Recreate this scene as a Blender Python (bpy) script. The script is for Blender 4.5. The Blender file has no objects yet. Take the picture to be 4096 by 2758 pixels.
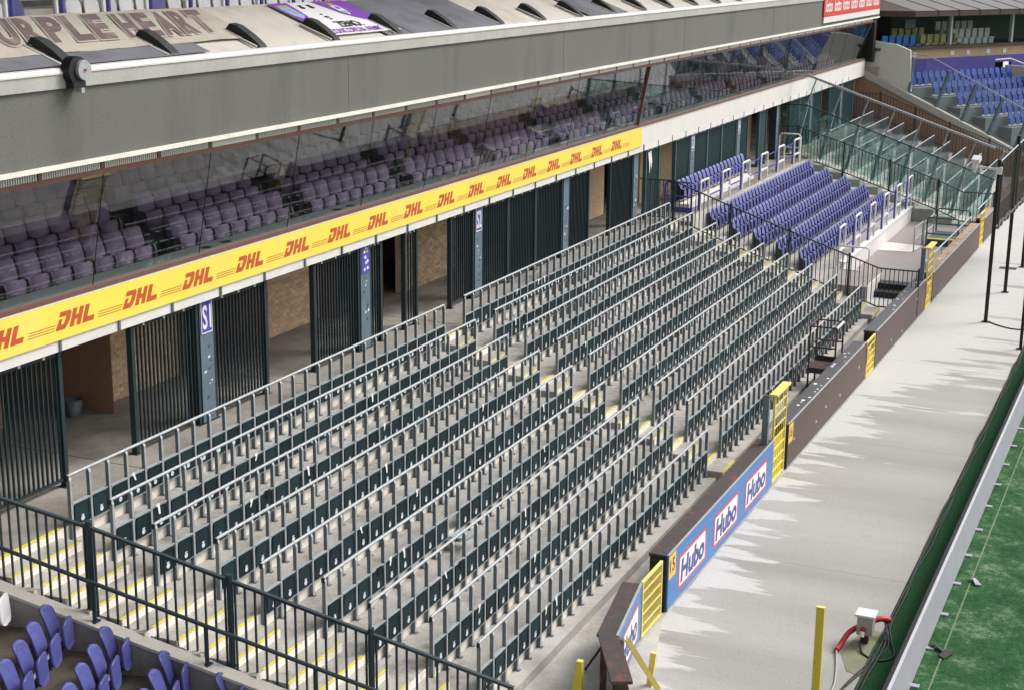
import bpy, bmesh, math, random
from mathutils import Matrix, Vector
random.seed(7)
R = math.radians
sc = bpy.context.scene
COL = sc.collection

# ------------------------------------------------------------------ camera, sky, sun, exposure
cd = bpy.data.cameras.new('camera'); cam = bpy.data.objects.new('camera', cd); COL.objects.link(cam)
cd.sensor_width = 36.0; cd.lens = 6123.56 * 36 / 4096; cd.clip_start = 0.1; cd.clip_end = 3000
def cam_matrix(yaw, pitch, roll, pos):
    cy, sy, cp, sp = math.cos(yaw), math.sin(yaw), math.cos(pitch), math.sin(pitch)
    f = Vector((cy*cp, sy*cp, -sp)); r = Vector((sy, -cy, 0)); u = r.cross(f)
    c, s = math.cos(roll), math.sin(roll)
    r2, u2 = r*c + u*s, u*c - r*s
    m = Matrix.Identity(4)
    for i in range(3):
        m[i][0], m[i][1], m[i][2], m[i][3] = r2[i], u2[i], -f[i], pos[i]
    return m
cam.matrix_world = cam_matrix(R(23.8709), R(14.4938), R(0.5428), (-20.5386, -9.6295, 11.9828))
sc.camera = cam
SUN_EL, SUN_AZ = 46.0, 132.0          # azimuth clockwise from +Y: light falls in from the pitch side
w = bpy.data.worlds.new('World'); sc.world = w; w.use_nodes = True
nt = w.node_tree; nt.nodes.clear()
sky = nt.nodes.new('ShaderNodeTexSky'); sky.sky_type = 'NISHITA'; sky.sun_disc = False
sky.sun_elevation = R(SUN_EL); sky.sun_rotation = R(SUN_AZ); sky.dust_density = 4.0; sky.air_density = 1.2
hs = nt.nodes.new('ShaderNodeHueSaturation'); hs.inputs['Saturation'].default_value = 0.30
bg = nt.nodes.new('ShaderNodeBackground'); bg.inputs['Strength'].default_value = 0.145
wo = nt.nodes.new('ShaderNodeOutputWorld')
nt.links.new(sky.outputs[0], hs.inputs['Color']); nt.links.new(hs.outputs[0], bg.inputs['Color']); nt.links.new(bg.outputs[0], wo.inputs['Surface'])
sd = bpy.data.lights.new('sun', 'SUN'); sun = bpy.data.objects.new('sun', sd); COL.objects.link(sun)
sd.energy = 1.25; sd.angle = R(20); sd.color = (1.0, 0.99, 0.975)
_d = Vector((math.sin(R(SUN_AZ))*math.cos(R(SUN_EL)), math.cos(R(SUN_AZ))*math.cos(R(SUN_EL)), math.sin(R(SUN_EL))))
sun.rotation_euler = _d.to_track_quat('Z', 'Y').to_euler(); sun.location = (20, -30, 60)
sc.view_settings.view_transform = 'Standard'; sc.view_settings.look = 'None'
sc.view_settings.gamma = 1.0; sc.view_settings.use_curve_mapping = False
sc.view_settings.exposure = 0.70

# ------------------------------------------------------------------ materials
MATS = {}
def mat(name, col, rough=0.7, var=0.15, scale=3.0, bump=0.0, metal=0.0, spec=0.4, col2=None, mask_scale=1.0, mask=(0.5, 0.65), rnd=0.0, fine=0.0, stretch=None):
    """base colour with two noise octaves, an optional second colour in patches, optional per-object variation"""
    m = bpy.data.materials.new(name); m.use_nodes = True; MATS[name] = m
    n, l = m.node_tree.nodes, m.node_tree.links
    b = n['Principled BSDF']; b.inputs['Roughness'].default_value = rough; b.inputs['Metallic'].default_value = metal
    b.inputs['Specular IOR Level'].default_value = spec
    g = n.new('ShaderNodeNewGeometry'); pos = g.outputs['Position']
    if stretch:
        mp = n.new('ShaderNodeMapping'); mp.inputs['Scale'].default_value = stretch; l.new(pos, mp.inputs['Vector']); pos = mp.outputs[0]
    c = (*col, 1)
    cur = None
    if col2:
        nz = n.new('ShaderNodeTexNoise'); nz.inputs['Scale'].default_value = mask_scale; nz.inputs['Detail'].default_value = 6; nz.inputs['Roughness'].default_value = .65
        l.new(pos, nz.inputs['Vector'])
        mr = n.new('ShaderNodeMapRange'); mr.inputs[1].default_value, mr.inputs[2].default_value = mask; l.new(nz.outputs[0], mr.inputs[0])
        mx = n.new('ShaderNodeMix'); mx.data_type = 'RGBA'; mx.inputs[6].default_value = c; mx.inputs[7].default_value = (*col2, 1)
        l.new(mr.outputs[0], mx.inputs[0]); cur = mx.outputs[2]
    if var > 0 or rnd > 0 or fine > 0:
        fac = None
        if var > 0:
            nz = n.new('ShaderNodeTexNoise'); nz.inputs['Scale'].default_value = scale; nz.inputs['Detail'].default_value = 8; nz.inputs['Roughness'].default_value = .7
            l.new(pos, nz.inputs['Vector'])
            mr = n.new('ShaderNodeMapRange'); mr.inputs[1].default_value, mr.inputs[2].default_value = .25, .75
            mr.inputs[3].default_value, mr.inputs[4].default_value = 1-var, 1+var; l.new(nz.outputs[0], mr.inputs[0]); fac = mr.outputs[0]
        if fine > 0:
            nz = n.new('ShaderNodeTexNoise'); nz.inputs['Scale'].default_value = 45; nz.inputs['Detail'].default_value = 3
            l.new(g.outputs['Position'], nz.inputs['Vector'])
            mr = n.new('ShaderNodeMapRange'); mr.inputs[1].default_value, mr.inputs[2].default_value = .3, .7
            mr.inputs[3].default_value, mr.inputs[4].default_value = 1-fine, 1+fine; l.new(nz.outputs[0], mr.inputs[0])
            if fac is None: fac = mr.outputs[0]
            else:
                mm = n.new('ShaderNodeMath'); mm.operation = 'MULTIPLY'; l.new(fac, mm.inputs[0]); l.new(mr.outputs[0], mm.inputs[1]); fac = mm.outputs[0]
        if rnd > 0:
            oi = n.new('ShaderNodeObjectInfo'); mr = n.new('ShaderNodeMapRange')
            mr.inputs[3].default_value, mr.inputs[4].default_value = 1-rnd, 1+rnd; l.new(oi.outputs['Random'], mr.inputs[0])
            if fac is None: fac = mr.outputs[0]
            else:
                mm = n.new('ShaderNodeMath'); mm.operation = 'MULTIPLY'; l.new(fac, mm.inputs[0]); l.new(mr.outputs[0], mm.inputs[1]); fac = mm.outputs[0]
        sm = n.new('ShaderNodeVectorMath'); sm.operation = 'SCALE'
        if cur is None: sm.inputs[0].default_value = col
        else: l.new(cur, sm.inputs[0])
        l.new(fac, sm.inputs['Scale']); cur = sm.outputs[0]
    if cur is None: b.inputs['Base Color'].default_value = c
    else: l.new(cur, b.inputs['Base Color'])
    if bump > 0:
        nz = n.new('ShaderNodeTexNoise'); nz.inputs['Scale'].default_value = 40; nz.inputs['Detail'].default_value = 6; l.new(g.outputs['Position'], nz.inputs['Vector'])
        bp = n.new('ShaderNodeBump'); bp.inputs['Strength'].default_value = bump; bp.inputs['Distance'].default_value = .02
        l.new(nz.outputs[0], bp.inputs['Height']); l.new(bp.outputs[0], b.inputs['Normal'])
    return m

mat('tread', (.37, .35, .315), .9, .25, 1.6, .25, col2=(.19, .168, .14), mask_scale=1.3, mask=(.5, .72), fine=.2)
mat('riser', (.76, .71, .63), .9, .14, 2.2, .2, col2=(.36, .31, .25), mask_scale=2.0, mask=(.6, .8), fine=.12)
mat('kerb_floor', (.44, .42, .385), .9, .18, 1.2, .2, col2=(.30, .28, .245), mask_scale=.8, mask=(.45, .7), fine=.15)
mat('walkway', (.27, .25, .22), .85, .25, .9, .15, col2=(.15, .135, .115), mask_scale=.7, mask=(.45, .7), fine=.15)
mat('beam', (.138, .138, .122), .9, .08, .35, .1, fine=.22, stretch=(1, 1, .25), col2=(.10, .10, .088), mask_scale=.5, mask=(.55, .75))
mat('band', (.64, .61, .57), .85, .08, .8, .05, fine=.06, stretch=(1.5, 1, .3), col2=(.48, .44, .39), mask_scale=.8, mask=(.55, .8))
mat('coping', (.46, .43, .38), .9, .15, 1.2, .2, fine=.12)
mat('flashing', (.62, .60, .57), .6, .10, 2.0, fine=.08, stretch=(.6, 1, 1))
mat('flash_face', (.40, .385, .35), .8, .16, 1.2, fine=.12, stretch=(1, 1, .4))
mat('brown_metal', (.16, .07, .053), .5, .15, 3.0)
mat('louvre', (.62, .61, .58), .5, .06, 3)
mat('louvre_dark', (.03, .03, .03), .8, 0)
mat('yellow_panel', (.82, .66, .09), .45, .05, .6, fine=.03, col2=(.80, .66, .14), mask_scale=.5)
mat('red_print', (.50, .085, .03), .5, .06, 3)
mat('grey_letter', (.20, .18, .14), .8, 0)
mat('sill', (.15, .165, .16), .6, .12, 2)
mat('galv', (.36, .375, .385), .55, .18, 9, metal=.2, fine=.1)
mat('galv_post', (.145, .172, .19), .5, .22, 7, metal=.35, fine=.15, rnd=.12)
mat('seat_teal', (.009, .024, .028), .5, .25, 5, rnd=.3, spec=.3, col2=(.022, .036, .042), mask_scale=6, mask=(.6, .8))
mat('seat_lip', (.29, .33, .345), .6, .2, 5, rnd=.1)
mat('badge', (.62, .64, .68), .5, 0)
mat('tape', (.78, .77, .74), .6, 0)
mat('tape_black', (.008, .008, .01), .4, 0)
mat('dark_paint', (.019, .034, .040), .45, .2, 6, fine=.1)
mat('pillar', (.105, .15, .185), .65, .18, 2.5, fine=.12, col2=(.06, .085, .10), mask_scale=3, mask=(.6, .75))
mat('green_gate', (.05, .095, .10), .5, .15, 6)
mat('brick', (.62, .44, .28), .9, .14, 6, .2, rnd=.22, fine=.1)
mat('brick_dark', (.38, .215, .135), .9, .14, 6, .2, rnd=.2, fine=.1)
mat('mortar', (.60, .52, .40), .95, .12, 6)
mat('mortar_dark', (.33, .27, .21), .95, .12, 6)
mat('floor_shaded', (.085, .07, .057), .9, .25, 1.5, .15, fine=.15)  # floor coloured dark to carry the shadow under the near seats
mat('ledge', (.38, .28, .20), .9, .25, 4, .2, col2=(.25, .17, .12), mask_scale=3)
mat('gap_shade_blue', (.008, .008, .025), .5, 0)  # near-black tone for the painted shade between purple seats
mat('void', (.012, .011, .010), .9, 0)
mat('ceiling', (.75, .73, .69), .8, .06, 1.0)
mat('purple', (.115, .125, .335), .38, .12, 4, rnd=.10, fine=.05)
mat('purple_near', (.066, .072, .235), .42, .12, 3, rnd=.08, fine=.05)
mat('purple_paint', (.075, .062, .33), .5, .1, 3)
mat('blue_seat', (.024, .06, .29), .4, .12, 4, rnd=.15)
mat('vip_fabric', (.165, .115, .185), .85, .2, 4, rnd=.12, fine=.15)
mat('vip_side', (.06, .045, .065), .6, .1, 4)
mat('white_plastic', (.66, .65, .65), .4, .06, 4, rnd=.06)
mat('white_paint', (.74, .73, .71), .45, .08, 5)
mat('white_wall', (.66, .63, .60), .8, .1, 1.5, fine=.06)
mat('deck_grey', (.27, .24, .235), .85, .12, 1.2, fine=.12)
mat('yellow_line', (.62, .53, .06), .7, .22, 5, fine=.12, col2=(.50, .45, .28), mask_scale=4, mask=(.55, .75))
mat('yellow_steel', (.60, .46, .04), .5, .15, 5, col2=(.42, .28, .04), mask_scale=5, mask=(.6, .75))
mat('yellow_pale', (.72, .60, .17), .55, .12, 5)
mat('rusty', (.055, .036, .03), .8, .3, 9, col2=(.20, .06, .025), mask_scale=9, mask=(.55, .7))
mat('cap_rust', (.055, .042, .042), .65, .25, 5, col2=(.17, .05, .03), mask_scale=4, mask=(.55, .68))
mat('board_brown', (.085, .054, .048), .5, .08, 1.5, fine=.1, spec=.3)
mat('board_cap', (.07, .068, .072), .5, .2, 4)
mat('hubo_blue', (.055, .18, .43), .4, .12, .8, fine=.03, stretch=(.4, 1, 5))
mat('hubo_red', (.62, .08, .075), .4, .05, 3)
mat('hubo_white', (.80, .79, .80), .4, .03, 3)
mat('hubo_ink', (.045, .055, .22), .4, 0)
mat('sign_orange', (.72, .45, .08), .5, .08, 3)
mat('black', (.010, .010, .011), .5, .1, 4)
mat('rubber', (.014, .014, .015), .6, .1, 6)
mat('led_face', (.28, .28, .31), .5, .1, 2, fine=.08)
mat('led_shadow', (.03, .028, .032), .6, .1, 3)
mat('tarp_beige', (.50, .465, .41), .9, .14, .9, .1, fine=.1, col2=(.40, .355, .295), mask_scale=.7, mask=(.5, .72))
mat('tarp_faded', (.44, .40, .335), .9, .16, 1.2, .2, fine=.1, col2=(.31, .255, .225), mask_scale=1.2, mask=(.5, .7))
mat('tarp_letter', (.15, .105, .105), .9, .2, 1.6, fine=.12, col2=(.27, .205, .18), mask_scale=1.4, mask=(.5, .68))
mat('tarp_outline', (.48, .43, .36), .9, .1, 2)
mat('tarp_blue', (.145, .145, .165), .85, .18, 1.0, .15, fine=.12, col2=(.085, .085, .10), mask_scale=.8, mask=(.5, .72))
mat('banner_purple', (.20, .05, .40), .6, .08, 2)
mat('banner_white', (.72, .70, .72), .6, .05, 2)
mat('gold', (.55, .36, .05), .6, .1, 6)
mat('sky_blue_print', (.25, .42, .70), .6, 0)
mat('bracket', (.02, .024, .022), .7, .3, 3, fine=.1)
mat('lotto_red', (.58, .03, .02), .45, .05, 2)
mat('roof_brown', (.07, .043, .038), .6, .15, 2)
mat('roof_top', (.13, .12, .12), .7, .1, 2)
mat('box_dark', (.02, .02, .018), .6, .1, 3)
mat('cyan_seat', (.02, .20, .62), .4, .06, 3)
mat('cream_seat', (.55, .44, .20), .6, .06, 3)
mat('red_plastic', (.42, .03, .035), .45, .15, 4)
mat('box_metal', (.34, .325, .28), .45, .15, 3)
mat('net', (.045, .042, .035), .9, .1, 4)
mat('moss', (.20, .21, .13), .9, .2, 3)
mat('seam', (.12, .17, .09), .9, .4, 2, fine=.3)
mat('letter_white', (.72, .71, .72), .5, 0)
mat('paper', (.66, .65, .63), .7, .06, 5)
mat('skin_line', (.02, .02, .03), .6, 0)

# glass: tinted transparent mixed with a mirror by fresnel
def glass(name, tint, base, grime=0.0, gcol=(.5, .55, .52), rough=.02):
    m = bpy.data.materials.new(name); m.use_nodes = True; MATS[name] = m
    n, l = m.node_tree.nodes, m.node_tree.links; n.clear()
    out = n.new('ShaderNodeOutputMaterial'); tr = n.new('ShaderNodeBsdfTransparent'); tr.inputs[0].default_value = (*tint, 1)
    gl = n.new('ShaderNodeBsdfGlossy'); gl.inputs['Roughness'].default_value = rough; gl.inputs[0].default_value = (.9, .93, .92, 1)
    gq = n.new('ShaderNodeNewGeometry'); dt = n.new('ShaderNodeVectorMath'); dt.operation = 'DOT_PRODUCT'; l.new(gq.outputs['Normal'], dt.inputs[0]); l.new(gq.outputs['Incoming'], dt.inputs[1])
    ab = n.new('ShaderNodeMath'); ab.operation = 'ABSOLUTE'; l.new(dt.outputs['Value'], ab.inputs[0]); om = n.new('ShaderNodeMath'); om.operation = 'SUBTRACT'; om.inputs[0].default_value = 1; l.new(ab.outputs[0], om.inputs[1])
    fr = n.new('ShaderNodeMath'); fr.operation = 'POWER'; fr.inputs[1].default_value = 5; l.new(om.outputs[0], fr.inputs[0])
    ad = n.new('ShaderNodeMath'); ad.operation = 'ADD'; ad.inputs[1].default_value = base; l.new(fr.outputs[0], ad.inputs[0])
    mx = n.new('ShaderNodeMixShader'); l.new(ad.outputs[0], mx.inputs[0]); l.new(tr.outputs[0], mx.inputs[1]); l.new(gl.outputs[0], mx.inputs[2])
    last = mx.outputs[0]
    if grime > 0:
        g = n.new('ShaderNodeNewGeometry'); nz = n.new('ShaderNodeTexNoise'); nz.inputs['Scale'].default_value = 3.2; nz.inputs['Detail'].default_value = 5
        l.new(g.outputs['Position'], nz.inputs['Vector'])
        mr = n.new('ShaderNodeMapRange'); mr.inputs[1].default_value, mr.inputs[2].default_value = .5, .68; mr.inputs[3].default_value = .06; mr.inputs[4].default_value = grime; l.new(nz.outputs[0], mr.inputs[0])
        df = n.new('ShaderNodeBsdfDiffuse'); df.inputs[0].default_value = (*gcol, 1)
        m2 = n.new('ShaderNodeMixShader'); l.new(mr.outputs[0], m2.inputs[0]); l.new(last, m2.inputs[1]); l.new(df.outputs[0], m2.inputs[2]); last = m2.outputs[0]
    l.new(last, out.inputs['Surface'])
glass('vip_glass', (.88, .92, .91), .12)
glass('screen_glass', (.58, .78, .74), .05, .55, (.30, .52, .48))
glass('clear_glass', (.82, .88, .88), .03)

# apron concrete: pale dry tongues running out from the boards over damp grey concrete
def apron_material():
    m = bpy.data.materials.new('apron'); m.use_nodes = True; MATS['apron'] = m
    n, l = m.node_tree.nodes, m.node_tree.links; b = n['Principled BSDF']
    g = n.new('ShaderNodeNewGeometry'); sp = n.new('ShaderNodeSeparateXYZ'); l.new(g.outputs['Position'], sp.inputs[0])
    mp = n.new('ShaderNodeMapping'); mp.inputs['Scale'].default_value = (1.15, .16, 1); mp.inputs['Rotation'].default_value = (0, 0, R(-4)); l.new(g.outputs['Position'], mp.inputs[0])
    nz = n.new('ShaderNodeTexNoise'); nz.inputs['Scale'].default_value = 1.5; nz.inputs['Detail'].default_value = 5; nz.inputs['Roughness'].default_value = .55; l.new(mp.outputs[0], nz.inputs[0])
    # distance from the boards
    d = n.new('ShaderNodeMapRange'); d.inputs[1].default_value, d.inputs[2].default_value, d.inputs[3].default_value, d.inputs[4].default_value = -1.5, -3.9, .10, -.20
    l.new(sp.outputs[1], d.inputs[0])
    fx = n.new('ShaderNodeMapRange'); fx.inputs[1].default_value, fx.inputs[2].default_value, fx.inputs[3].default_value, fx.inputs[4].default_value = 16, 30, 0, .40
    l.new(sp.outputs[0], fx.inputs[0])
    a = n.new('ShaderNodeMath'); a.operation = 'ADD'; l.new(nz.outputs[0], a.inputs[0]); l.new(d.outputs[0], a.inputs[1])
    a2 = n.new('ShaderNodeMath'); a2.operation = 'ADD'; l.new(a.outputs[0], a2.inputs[0]); l.new(fx.outputs[0], a2.inputs[1])
    mk = n.new('ShaderNodeMapRange'); mk.inputs[1].default_value, mk.inputs[2].default_value = .56, .60; l.new(a2.outputs[0], mk.inputs[0])
    damp = n.new('ShaderNodeTexNoise'); damp.inputs['Scale'].default_value = .5; damp.inputs['Detail'].default_value = 8; l.new(mp.outputs[0], damp.inputs[0])
    cr = n.new('ShaderNodeValToRGB'); cr.color_ramp.elements[0].position = .3; cr.color_ramp.elements[0].color = (.25, .242, .218, 1); cr.color_ramp.elements[1].position = .7; cr.color_ramp.elements[1].color = (.345, .335, .31, 1)
    l.new(damp.outputs[0], cr.inputs[0])
    mx = n.new('ShaderNodeMix'); mx.data_type = 'RGBA'; mx.inputs[7].default_value = (.47, .46, .44, 1); l.new(cr.outputs[0], mx.inputs[6]); l.new(mk.outputs[0], mx.inputs[0])
    # moss and dirt specks
    ms = n.new('ShaderNodeTexNoise'); ms.inputs['Scale'].default_value = .9; ms.inputs['Detail'].default_value = 9; ms.inputs['Roughness'].default_value = .75; l.new(g.outputs['Position'], ms.inputs[0])
    mm = n.new('ShaderNodeMapRange'); mm.inputs[1].default_value, mm.inputs[2].default_value, mm.inputs[4].default_value = .60, .74, .45; l.new(ms.outputs[0], mm.inputs[0])
    mx2 = n.new('ShaderNodeMix'); mx2.data_type = 'RGBA'; mx2.inputs[7].default_value = (.23, .215, .15, 1); l.new(mx.outputs[2], mx2.inputs[6]); l.new(mm.outputs[0], mx2.inputs[0])
    fn = n.new('ShaderNodeTexNoise'); fn.inputs['Scale'].default_value = 38; fn.inputs['Detail'].default_value = 4; l.new(g.outputs['Position'], fn.inputs[0])
    fr = n.new('ShaderNodeMapRange'); fr.inputs[1].default_value, fr.inputs[2].default_value, fr.inputs[3].default_value, fr.inputs[4].default_value = .3, .7, .88, 1.1; l.new(fn.outputs[0], fr.inputs[0])
    # slab joints across the apron
    jm = n.new('ShaderNodeMath'); jm.operation = 'PINGPONG'; jm.inputs[1].default_value = 4.35; l.new(sp.outputs[0], jm.inputs[0])
    jr = n.new('ShaderNodeMapRange'); jr.inputs[1].default_value, jr.inputs[2].default_value, jr.inputs[3].default_value, jr.inputs[4].default_value = .0, .03, .72, 1; l.new(jm.outputs[0], jr.inputs[0])
    f2 = n.new('ShaderNodeMath'); f2.operation = 'MULTIPLY'; l.new(fr.outputs[0], f2.inputs[0]); l.new(jr.outputs[0], f2.inputs[1])
    s = n.new('ShaderNodeVectorMath'); s.operation = 'SCALE'; l.new(mx2.outputs[2], s.inputs[0]); l.new(f2.outputs[0], s.inputs['Scale'])
    l.new(s.outputs[0], b.inputs['Base Color']); b.inputs['Roughness'].default_value = .8
    bp = n.new('ShaderNodeBump'); bp.inputs['Strength'].default_value = .15; bp.inputs['Distance'].default_value = .01; l.new(fn.outputs[0], bp.inputs['Height']); l.new(bp.outputs[0], b.inputs['Normal'])
apron_material()
def turf_material():
    m = bpy.data.materials.new('turf'); m.use_nodes = True; MATS['turf'] = m
    n, l = m.node_tree.nodes, m.node_tree.links; b = n['Principled BSDF']; b.inputs['Roughness'].default_value = .9; b.inputs['Specular IOR Level'].default_value = .1
    g = n.new('ShaderNodeNewGeometry'); sp = n.new('ShaderNodeSeparateXYZ'); l.new(g.outputs['Position'], sp.inputs[0])
    nz = n.new('ShaderNodeTexNoise'); nz.inputs['Scale'].default_value = 1.1; nz.inputs['Detail'].default_value = 12; nz.inputs['Roughness'].default_value = .82; l.new(g.outputs['Position'], nz.inputs[0])
    cr = n.new('ShaderNodeValToRGB'); e = cr.color_ramp.elements; e[0].position = .38; e[0].color = (.010, .042, .013, 1); e[1].position = .70; e[1].color = (.21, .27, .18, 1)
    e2 = cr.color_ramp.elements.new(.53); e2.color = (.026, .085, .028, 1); l.new(nz.outputs[0], cr.inputs[0])
    # the shade behind the boards is painted in as a darker strip of turf
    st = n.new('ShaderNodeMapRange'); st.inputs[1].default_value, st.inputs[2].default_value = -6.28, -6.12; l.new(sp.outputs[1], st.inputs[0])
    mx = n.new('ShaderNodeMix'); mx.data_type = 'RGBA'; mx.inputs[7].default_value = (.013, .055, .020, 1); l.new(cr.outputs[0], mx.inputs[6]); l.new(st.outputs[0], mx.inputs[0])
    fn = n.new('ShaderNodeTexNoise'); fn.inputs['Scale'].default_value = 60; fn.inputs['Detail'].default_value = 4; l.new(g.outputs['Position'], fn.inputs[0])
    fr = n.new('ShaderNodeMapRange'); fr.inputs[1].default_value, fr.inputs[2].default_value, fr.inputs[3].default_value, fr.inputs[4].default_value = .3, .7, .35, 1.7; l.new(fn.outputs[0], fr.inputs[0])
    s = n.new('ShaderNodeVectorMath'); s.operation = 'SCALE'; l.new(mx.outputs[2], s.inputs[0]); l.new(fr.outputs[0], s.inputs['Scale']); l.new(s.outputs[0], b.inputs['Base Color'])
    bp = n.new('ShaderNodeBump'); bp.inputs['Strength'].default_value = .5; bp.inputs['Distance'].default_value = .02; l.new(fn.outputs[0], bp.inputs['Height']); l.new(bp.outputs[0], b.inputs['Normal'])
turf_material()

# ------------------------------------------------------------------ mesh helpers
WLOC = {}
class MB:
    def __init__(s): s.v = []; s.f = []; s.sm = []
    def add(s, vs, fs, smooth=False):
        o = len(s.v); s.v += [tuple(p) for p in vs]
        for f in fs: s.f.append([i+o for i in f]); s.sm.append(smooth)
        return s
    def box(s, x0, x1, y0, y1, z0, z1):
        return s.add([(x0,y0,z0),(x1,y0,z0),(x1,y1,z0),(x0,y1,z0),(x0,y0,z1),(x1,y0,z1),(x1,y1,z1),(x0,y1,z1)],
                     [(0,3,2,1),(4,5,6,7),(0,1,5,4),(1,2,6,5),(2,3,7,6),(3,0,4,7)])
    def bar(s, a, b, wx, wz, up=(0,0,1)):
        a, b = Vector(a), Vector(b); d = (b-a).normalized(); up = Vector(up)
        if abs(d.dot(up)) > .98: up = Vector((0,1,0))
        r = d.cross(up).normalized(); u = r.cross(d)
        r *= wx/2; u *= wz/2
        return s.add([a-r-u,a+r-u,a+r+u,a-r+u,b-r-u,b+r-u,b+r+u,b-r+u],[(0,1,2,3),(7,6,5,4),(0,4,5,1),(1,5,6,2),(2,6,7,3),(3,7,4,0)])
    def tube(s, pts, r, n=8, cap=True):
        pts = [Vector(p) for p in pts]; rings = []
        prev = None
        for i, p in enumerate(pts):
            d = (pts[min(i+1,len(pts)-1)] - pts[max(i-1,0)]).normalized()
            ref = Vector((0,0,1)) if abs(d.z) < .95 else Vector((0,1,0))
            if prev is not None:
                u = prev - d*prev.dot(d)
                u = u.normalized() if u.length > 1e-6 else d.cross(ref).normalized()
            else: u = d.cross(ref).normalized()
            prev = u; v2 = d.cross(u)
            rings.append([p + (u*math.cos(2*math.pi*k/n) + v2*math.sin(2*math.pi*k/n))*r for k in range(n)])
        vs = [q for rg in rings for q in rg]; fs = []
        for i in range(len(rings)-1):
            for k in range(n): fs.append((i*n+k, i*n+(k+1)%n, (i+1)*n+(k+1)%n, (i+1)*n+k))
        s.add(vs, fs, True)
        if cap:
            s.add(rings[0], [tuple(range(n-1,-1,-1))]); s.add(rings[-1], [tuple(range(n))])
        return s
    def prism(s, poly, fn, t0, t1, smooth=False):
        """poly: 2D outline, fn(a,b,t) -> 3D"""
        n = len(poly); vs = [fn(a,b,t0) for a,b in poly] + [fn(a,b,t1) for a,b in poly]
        s.add(vs, [tuple(range(n-1,-1,-1)), tuple(range(n,2*n))])
        o = len(s.v) - 2*n
        for i in range(n):
            j = (i+1)%n; s.f.append([o+i,o+j,o+n+j,o+n+i]); s.sm.append(smooth)
        return s
    def quad(s, a, b, c, d): return s.add([a,b,c,d],[(0,1,2,3)])
    def grid(s, fn, nu, nv, smooth=True):
        vs = [fn(i/nu, j/nv) for j in range(nv+1) for i in range(nu+1)]
        return s.add(vs, [(j*(nu+1)+i, j*(nu+1)+i+1, (j+1)*(nu+1)+i+1, (j+1)*(nu+1)+i) for j in range(nv) for i in range(nu)], smooth)
    def mesh(s, name, m, off=(0,0,0)):
        me = bpy.data.meshes.new(name)
        me.from_pydata([(p[0]-off[0],p[1]-off[1],p[2]-off[2]) for p in s.v], [], s.f)
        me.polygons.foreach_set('use_smooth', s.sm)
        me.materials.append(MATS[m] if isinstance(m, str) else m)
        if len(s.f) > 1: bm = bmesh.new(); bm.from_mesh(me); bmesh.ops.recalc_face_normals(bm, faces=bm.faces); bm.to_mesh(me); bm.free()
        me.update(); return me
    def build(s, name, m, parent=None):
        off = WLOC.get(parent.name, (0,0,0)) if parent else (0,0,0)
        return link(name, s.mesh(name, m, off), parent)
def link(name, me, parent=None, loc=None, rot=None, scale=None):
    o = bpy.data.objects.new(name, me); COL.objects.link(o)
    if parent: o.parent = parent; WLOC[o.name] = WLOC.get(parent.name, (0,0,0))
    if loc is not None: o.location = loc
    if rot is not None: o.rotation_euler = rot
    if scale is not None: o.scale = scale
    return o
def at(parent, p):        # world point -> the parent's (unrotated) frame
    q = WLOC.get(parent.name, (0,0,0)); return (p[0]-q[0], p[1]-q[1], p[2]-q[2])
def thing(name, label, cat, loc=(0,0,0), group=None, rotz=0):
    o = bpy.data.objects.new(name, None); COL.objects.link(o); o.empty_display_size = .2
    o.location = loc; o.rotation_euler = (0,0,rotz); o['label'] = label; o['category'] = cat
    if group: o['group'] = group
    WLOC[o.name] = tuple(loc) if rotz == 0 else (0,0,0)
    return o
def tag(o, label, cat, group=None):
    o['label'] = label; o['category'] = cat
    if group: o['group'] = group
    return o
def struct(o): o['kind'] = 'structure'; return o
def text_mb(txt, size=1.0, bold=0.0, shear=0.0, sx=1.0):
    cu = bpy.data.curves.new('t', 'FONT'); cu.body = txt; cu.size = size; cu.offset = bold; cu.shear = shear; cu.resolution_u = 3
    ob = bpy.data.objects.new('t', cu); COL.objects.link(ob)
    dg = bpy.context.evaluated_depsgraph_get(); me = bpy.data.meshes.new_from_object(ob.evaluated_get(dg))
    vs = [(v.co.x*sx, v.co.y) for v in me.vertices]; fs = [tuple(p.vertices) for p in me.polygons]
    bpy.data.objects.remove(ob); bpy.data.curves.remove(cu); bpy.data.meshes.remove(me)
    return vs, fs
def place_text(mb, tm, fn, box=None):
    """tm = (verts2d, faces); box=(a0,a1,b0,b1) stretches the text to that box; fn(a,b) -> 3D"""
    vs, fs = tm
    if box:
        x0, x1 = min(v[0] for v in vs), max(v[0] for v in vs); y0, y1 = min(v[1] for v in vs), max(v[1] for v in vs)
        vs = [(box[0]+(v[0]-x0)/(x1-x0)*(box[1]-box[0]), box[2]+(v[1]-y0)/(y1-y0)*(box[3]-box[2])) for v in vs]
    return mb.add([fn(a,b) for a,b in vs], fs)
def rrect(w, h, r, n=4, top_only=False):
    pts = []
    for cx, cy, a0, rr in ((w/2-r, h-r, 0, r), (-w/2+r, h-r, 90, r), (-w/2+r, r, 180, r), (w/2-r, r, 270, r)):
        if top_only and a0 >= 180:
            pts.append((-w/2 if a0 == 180 else w/2, 0)); continue
        for k in range(n+1):
            a = R(a0 + 90*k/n); pts.append((cx+rr*math.cos(a), cy+rr*math.sin(a)))
    return pts
ORD = ['front', 'second', 'third', 'fourth', 'fifth', 'sixth', 'seventh', 'eighth', 'ninth', 'tenth', 'eleventh', 'twelfth', 'thirteenth', 'fourteenth']

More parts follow.
